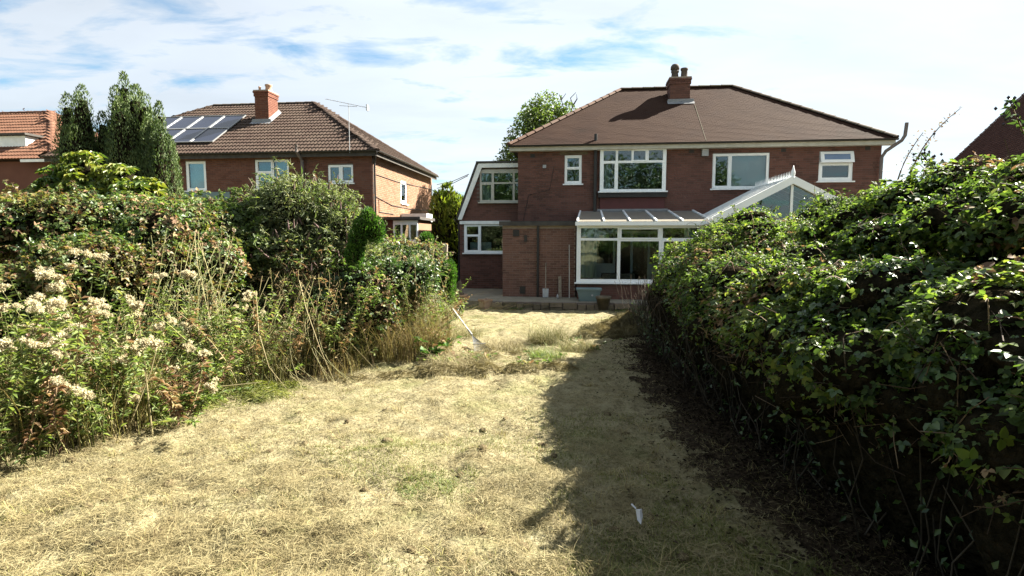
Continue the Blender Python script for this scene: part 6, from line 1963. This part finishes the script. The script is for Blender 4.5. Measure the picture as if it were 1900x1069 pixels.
li.add([(0.735, 3.28, .09), (0.80, 3.27, .10), (0.79, 3.18, .07), (0.745, 3.08, .035), (0.72, 3.14, .05), (0.76, 3.2, .115)], [(0, 1, 5), (1, 2, 5), (2, 3, 5), (3, 4, 5), (4, 0, 5)])
li.add([(0.735, 3.28, .09), (0.70, 3.36, .10), (0.715, 3.37, .11), (0.745, 3.29, .10)], [(0, 1, 2, 3)])
li.map(lambda p: (0.76 + (p[0] - 0.76) * 0.55, 3.2 + (p[1] - 3.2) * 0.6, p[2] * 0.6 + 0.01))
tag(li.build('plastic_scrap', 'white_bits'), 'white scrap of plastic lying on the shaded grass', 'litter')

# ------------------------------------------------------------------ cut hay on the lawn
r8 = np.random.default_rng(99)


def lawn_points(n, v0=575.0, v1=1120.0, umin=-250, umax=2100):
    v = r8.uniform(v0, v1, n)
    ratio = (np.sin(PITCH) + (v - CY) / F_PX * math.cos(PITCH)) / (math.cos(PITCH) - (v - CY) / F_PX * math.sin(PITCH))
    Y = np.full(n, 5.0)
    for _ in range(8):
        Y = (CAM_H + 0.03 * np.clip(Y, 0, 17)) / np.maximum(ratio, 0.02)
    X = (r8.uniform(umin, umax, n) - CX) / F_PX * Y
    ok = (Y < 17.4) & (X > -5.6) & (X < 4.5)
    # keep clear of the thicket
    edge = np.interp(Y, [2, 4.5, 6, 7.1, 7.5, 7.7, 9.5, 12, 17], [-6, -4.8, -4.5, -3.9, -3.2, -2.2, -1.4, -1.6, -2.0])
    ok &= X > edge - 0.3
    return X[ok], Y[ok]


def greenness(X, Y):
    return np.clip((vnoise(X, Y, 0.9, 71) * 0.65 + vnoise(X, Y, 2.7, 72) * 0.35 - 0.60) / 0.12, 0, 1)


def hay(n, length, width, lift, label, mat, twist=0.35):
    X, Y = lawn_points(n)
    clump = vnoise(X, Y, 2.2, 31) * 0.5 + vnoise(X, Y, 7.0, 32) * 0.7
    keep = r8.random(len(X)) < np.clip(clump * 2.0 - 0.5, 0.06, 1) * (1 - 0.85 * greenness(X, Y)) * np.clip((np.interp(Y, [1, 4, 9, 12, 14], [1.75, 1.75, 2.25, 3.1, 3.6]) - X) / 0.9, 0.06, 1)
    X, Y, clump = X[keep], Y[keep], clump[keep]
    m = len(X)
    a = r8.uniform(0, 6.283, m) * 0.5 + 6.0 * vnoise(X, Y, 0.7, 41) + r8.normal(0, 0.6, m)
    far = np.clip(Y / 6.0, 0.8, 2.2)
    L = r8.uniform(*length, m)
    D = np.stack([np.cos(a), np.sin(a), r8.normal(0.0, twist, m)], 1)
    D = nrm(D)
    S = nrm(np.cross(D, np.array([0, 0, 1.0]) + r8.normal(size=(m, 3)) * 0.5))
    Z = gz(X, Y) + lift * r8.random(m) * (0.4 + clump) + np.abs(D[:, 2]) * L * 0.42
    C = np.stack([X, Y, Z + 0.006], 1)
    W = (r8.uniform(0.6, 1.3, m) * width * far)[:, None]
    e1, e2 = C - D * (L / 2)[:, None], C + D * (L / 2)[:, None]
    mid = C + np.cross(D, S) * (L * r8.normal(0, 0.06, m))[:, None] + S * (L * r8.normal(0, .06, m))[:, None]
    V = np.stack([e1, mid - S * W / 2, e2, mid + S * W / 2], 1)
    b = np.arange(m)[:, None] * 4
    F = np.concatenate([b + [0, 1, 3], b + [1, 2, 3]], 1).reshape(-1, 3)
    o = mesh_obj('cut_grass', np_mesh('cut_grass', V.reshape(-1, 3), F), None, mat)
    tag(o, label, 'grass', None, 'stuff')


hay(430000, (0.03, 0.10), 0.0036, 0.02, 'dry cut grass strewn over the lawn', 'straw')
hay(26000, (0.10, 0.22), 0.0038, 0.04, 'longer pale hay stalks lying on the lawn', 'straw', 0.15)
X, Y = lawn_points(120000)
g = vnoise(X, Y, 1.3, 61) * .7 + vnoise(X, Y, 4.0, 62) * .5
k = r8.random(len(X)) < np.clip(g * 1.6 - 0.35, 0.05, 1)
P = np.stack([X[k], Y[k], gz(X[k], Y[k]) - 0.01], 1)
m = len(P)
o = mesh_obj('stubble', np_mesh('stubble', *blades(P, r8.uniform(0.02, 0.055, m), 0.5, r8, 0.005)), None, 'straw_green')
tag(o, 'short mown stubble of the lawn', 'grass', None, 'stuff')


X, Y = lawn_points(260000)
k = r8.random(len(X)) < greenness(X, Y) * 0.8
P = np.stack([X[k], Y[k], gz(X[k], Y[k]) - 0.01], 1)
m = len(P)
o = mesh_obj('green_grass', np_mesh('green_grass', *blades(P, r8.uniform(0.02, 0.06, m), 0.7, r8, 0.005)), None, 'grass_green')
tag(o, 'patches of fresh short green grass in the mown lawn', 'grass', None, 'stuff')
X, Y = lawn_points(420)
n = 26
PX = np.repeat(X, n) + r8.normal(0, 0.035, len(X) * n)
PY = np.repeat(Y, n) + r8.normal(0, 0.035, len(X) * n)
P = np.stack([PX, PY, gz(PX, PY) - 0.01], 1)
o = mesh_obj('lawn_tufts', np_mesh('lawn_tufts', *blades(P, r8.uniform(0.03, 0.10, len(P)) * np.repeat(r8.uniform(.5, 1.3, len(X)), n), 0.9, r8, 0.005)), None, 'grass_tan')
tag(o, 'little uncut tufts left standing in the mown lawn', 'grass', None, 'stuff')
X, Y = lawn_points(900)
k = r8.random(len(X)) < 0.22
c = Clumps(np.stack([X[k], Y[k], gz(X[k], Y[k]) - 0.005], 1), np.stack([r8.uniform(.02, .06, k.sum()), r8.uniform(.02, .06, k.sum()), r8.uniform(.012, .04, k.sum())], 1))
o = mesh_obj('soil_clods', np_mesh('soil_clods', *c.core(1.0)), None, 'clod')
tag(o, 'dark clods of soil and mole crumbs in the lawn', 'soil', None, 'stuff')


# heaps of raked hay and the cut green swath
def heap(label, pts, n, mat, h, r, length=(0.08, 0.25)):
    c = Clumps([(x, y, float(gz(x, y)) - 0.05) for x, y, *_ in pts], [(q[2], q[2] * .8, h * q[3]) for q in pts])
    t = thing('hay_heap', label, 'hay', (pts[0][0], pts[0][1], float(gz(pts[0][0], pts[0][1]))), group='hay heaps on the lawn')
    part_np('inner_hay', c.core(0.80), mat, t, 'stuff')
    P, N = c.sample(n, r, 0.75, 1.2, 0.7)
    T = perp(nrm(N + r.normal(size=N.shape) * .6), r)
    L = r.uniform(*length, len(P))
    P = P - T * (L / 2)[:, None]
    part_np('stalks', leaf_geo(P, nrm(N), T, L, np.full(len(P), .009), fold=0.1, droop=0.12), mat, t, 'stuff')


heap('raked hay heap at the edge of the hedge shadow', [(2.15, 12.0, .34, 1.0), (2.55, 12.3, .36, 1.2), (3.0, 12.1, .38, 1.0), (1.75, 11.7, .32, .7), (3.4, 12.4, .4, 1.0), (2.0, 11.3, .32, .7), (2.5, 11.5, .34, .8), (1.5, 11.2, .26, .6)], 10000, 'straw', 0.28, r8, (0.10, 0.30))
heap('cut green weeds raked into a low swath by the thicket', [(-3.75, 6.35, .50, 1.0), (-3.3, 6.65, .48, 1.0), (-2.9, 6.95, .42, .8), (-4.0, 6.0, .42, .9), (-3.45, 6.1, .42, .7), (-3.0, 6.5, .35, .6), (-4.1, 5.5, .35, .6)], 9000, 'grass_green', 0.16, r8, (0.05, 0.18))
heap('ragged line of hay along the mown edge', [(-1.6, 7.6, .35, .8), (-1.0, 7.75, .35, .9), (-0.4, 7.8, .35, .8), (0.2, 7.75, .3, .8), (-2.2, 7.55, .3, .7), (0.65, 7.8, .25, .8), (-0.5, 8.8, .4, .9), (0.2, 9.1, .4, .8)], 5200, 'straw', 0.12, r8)
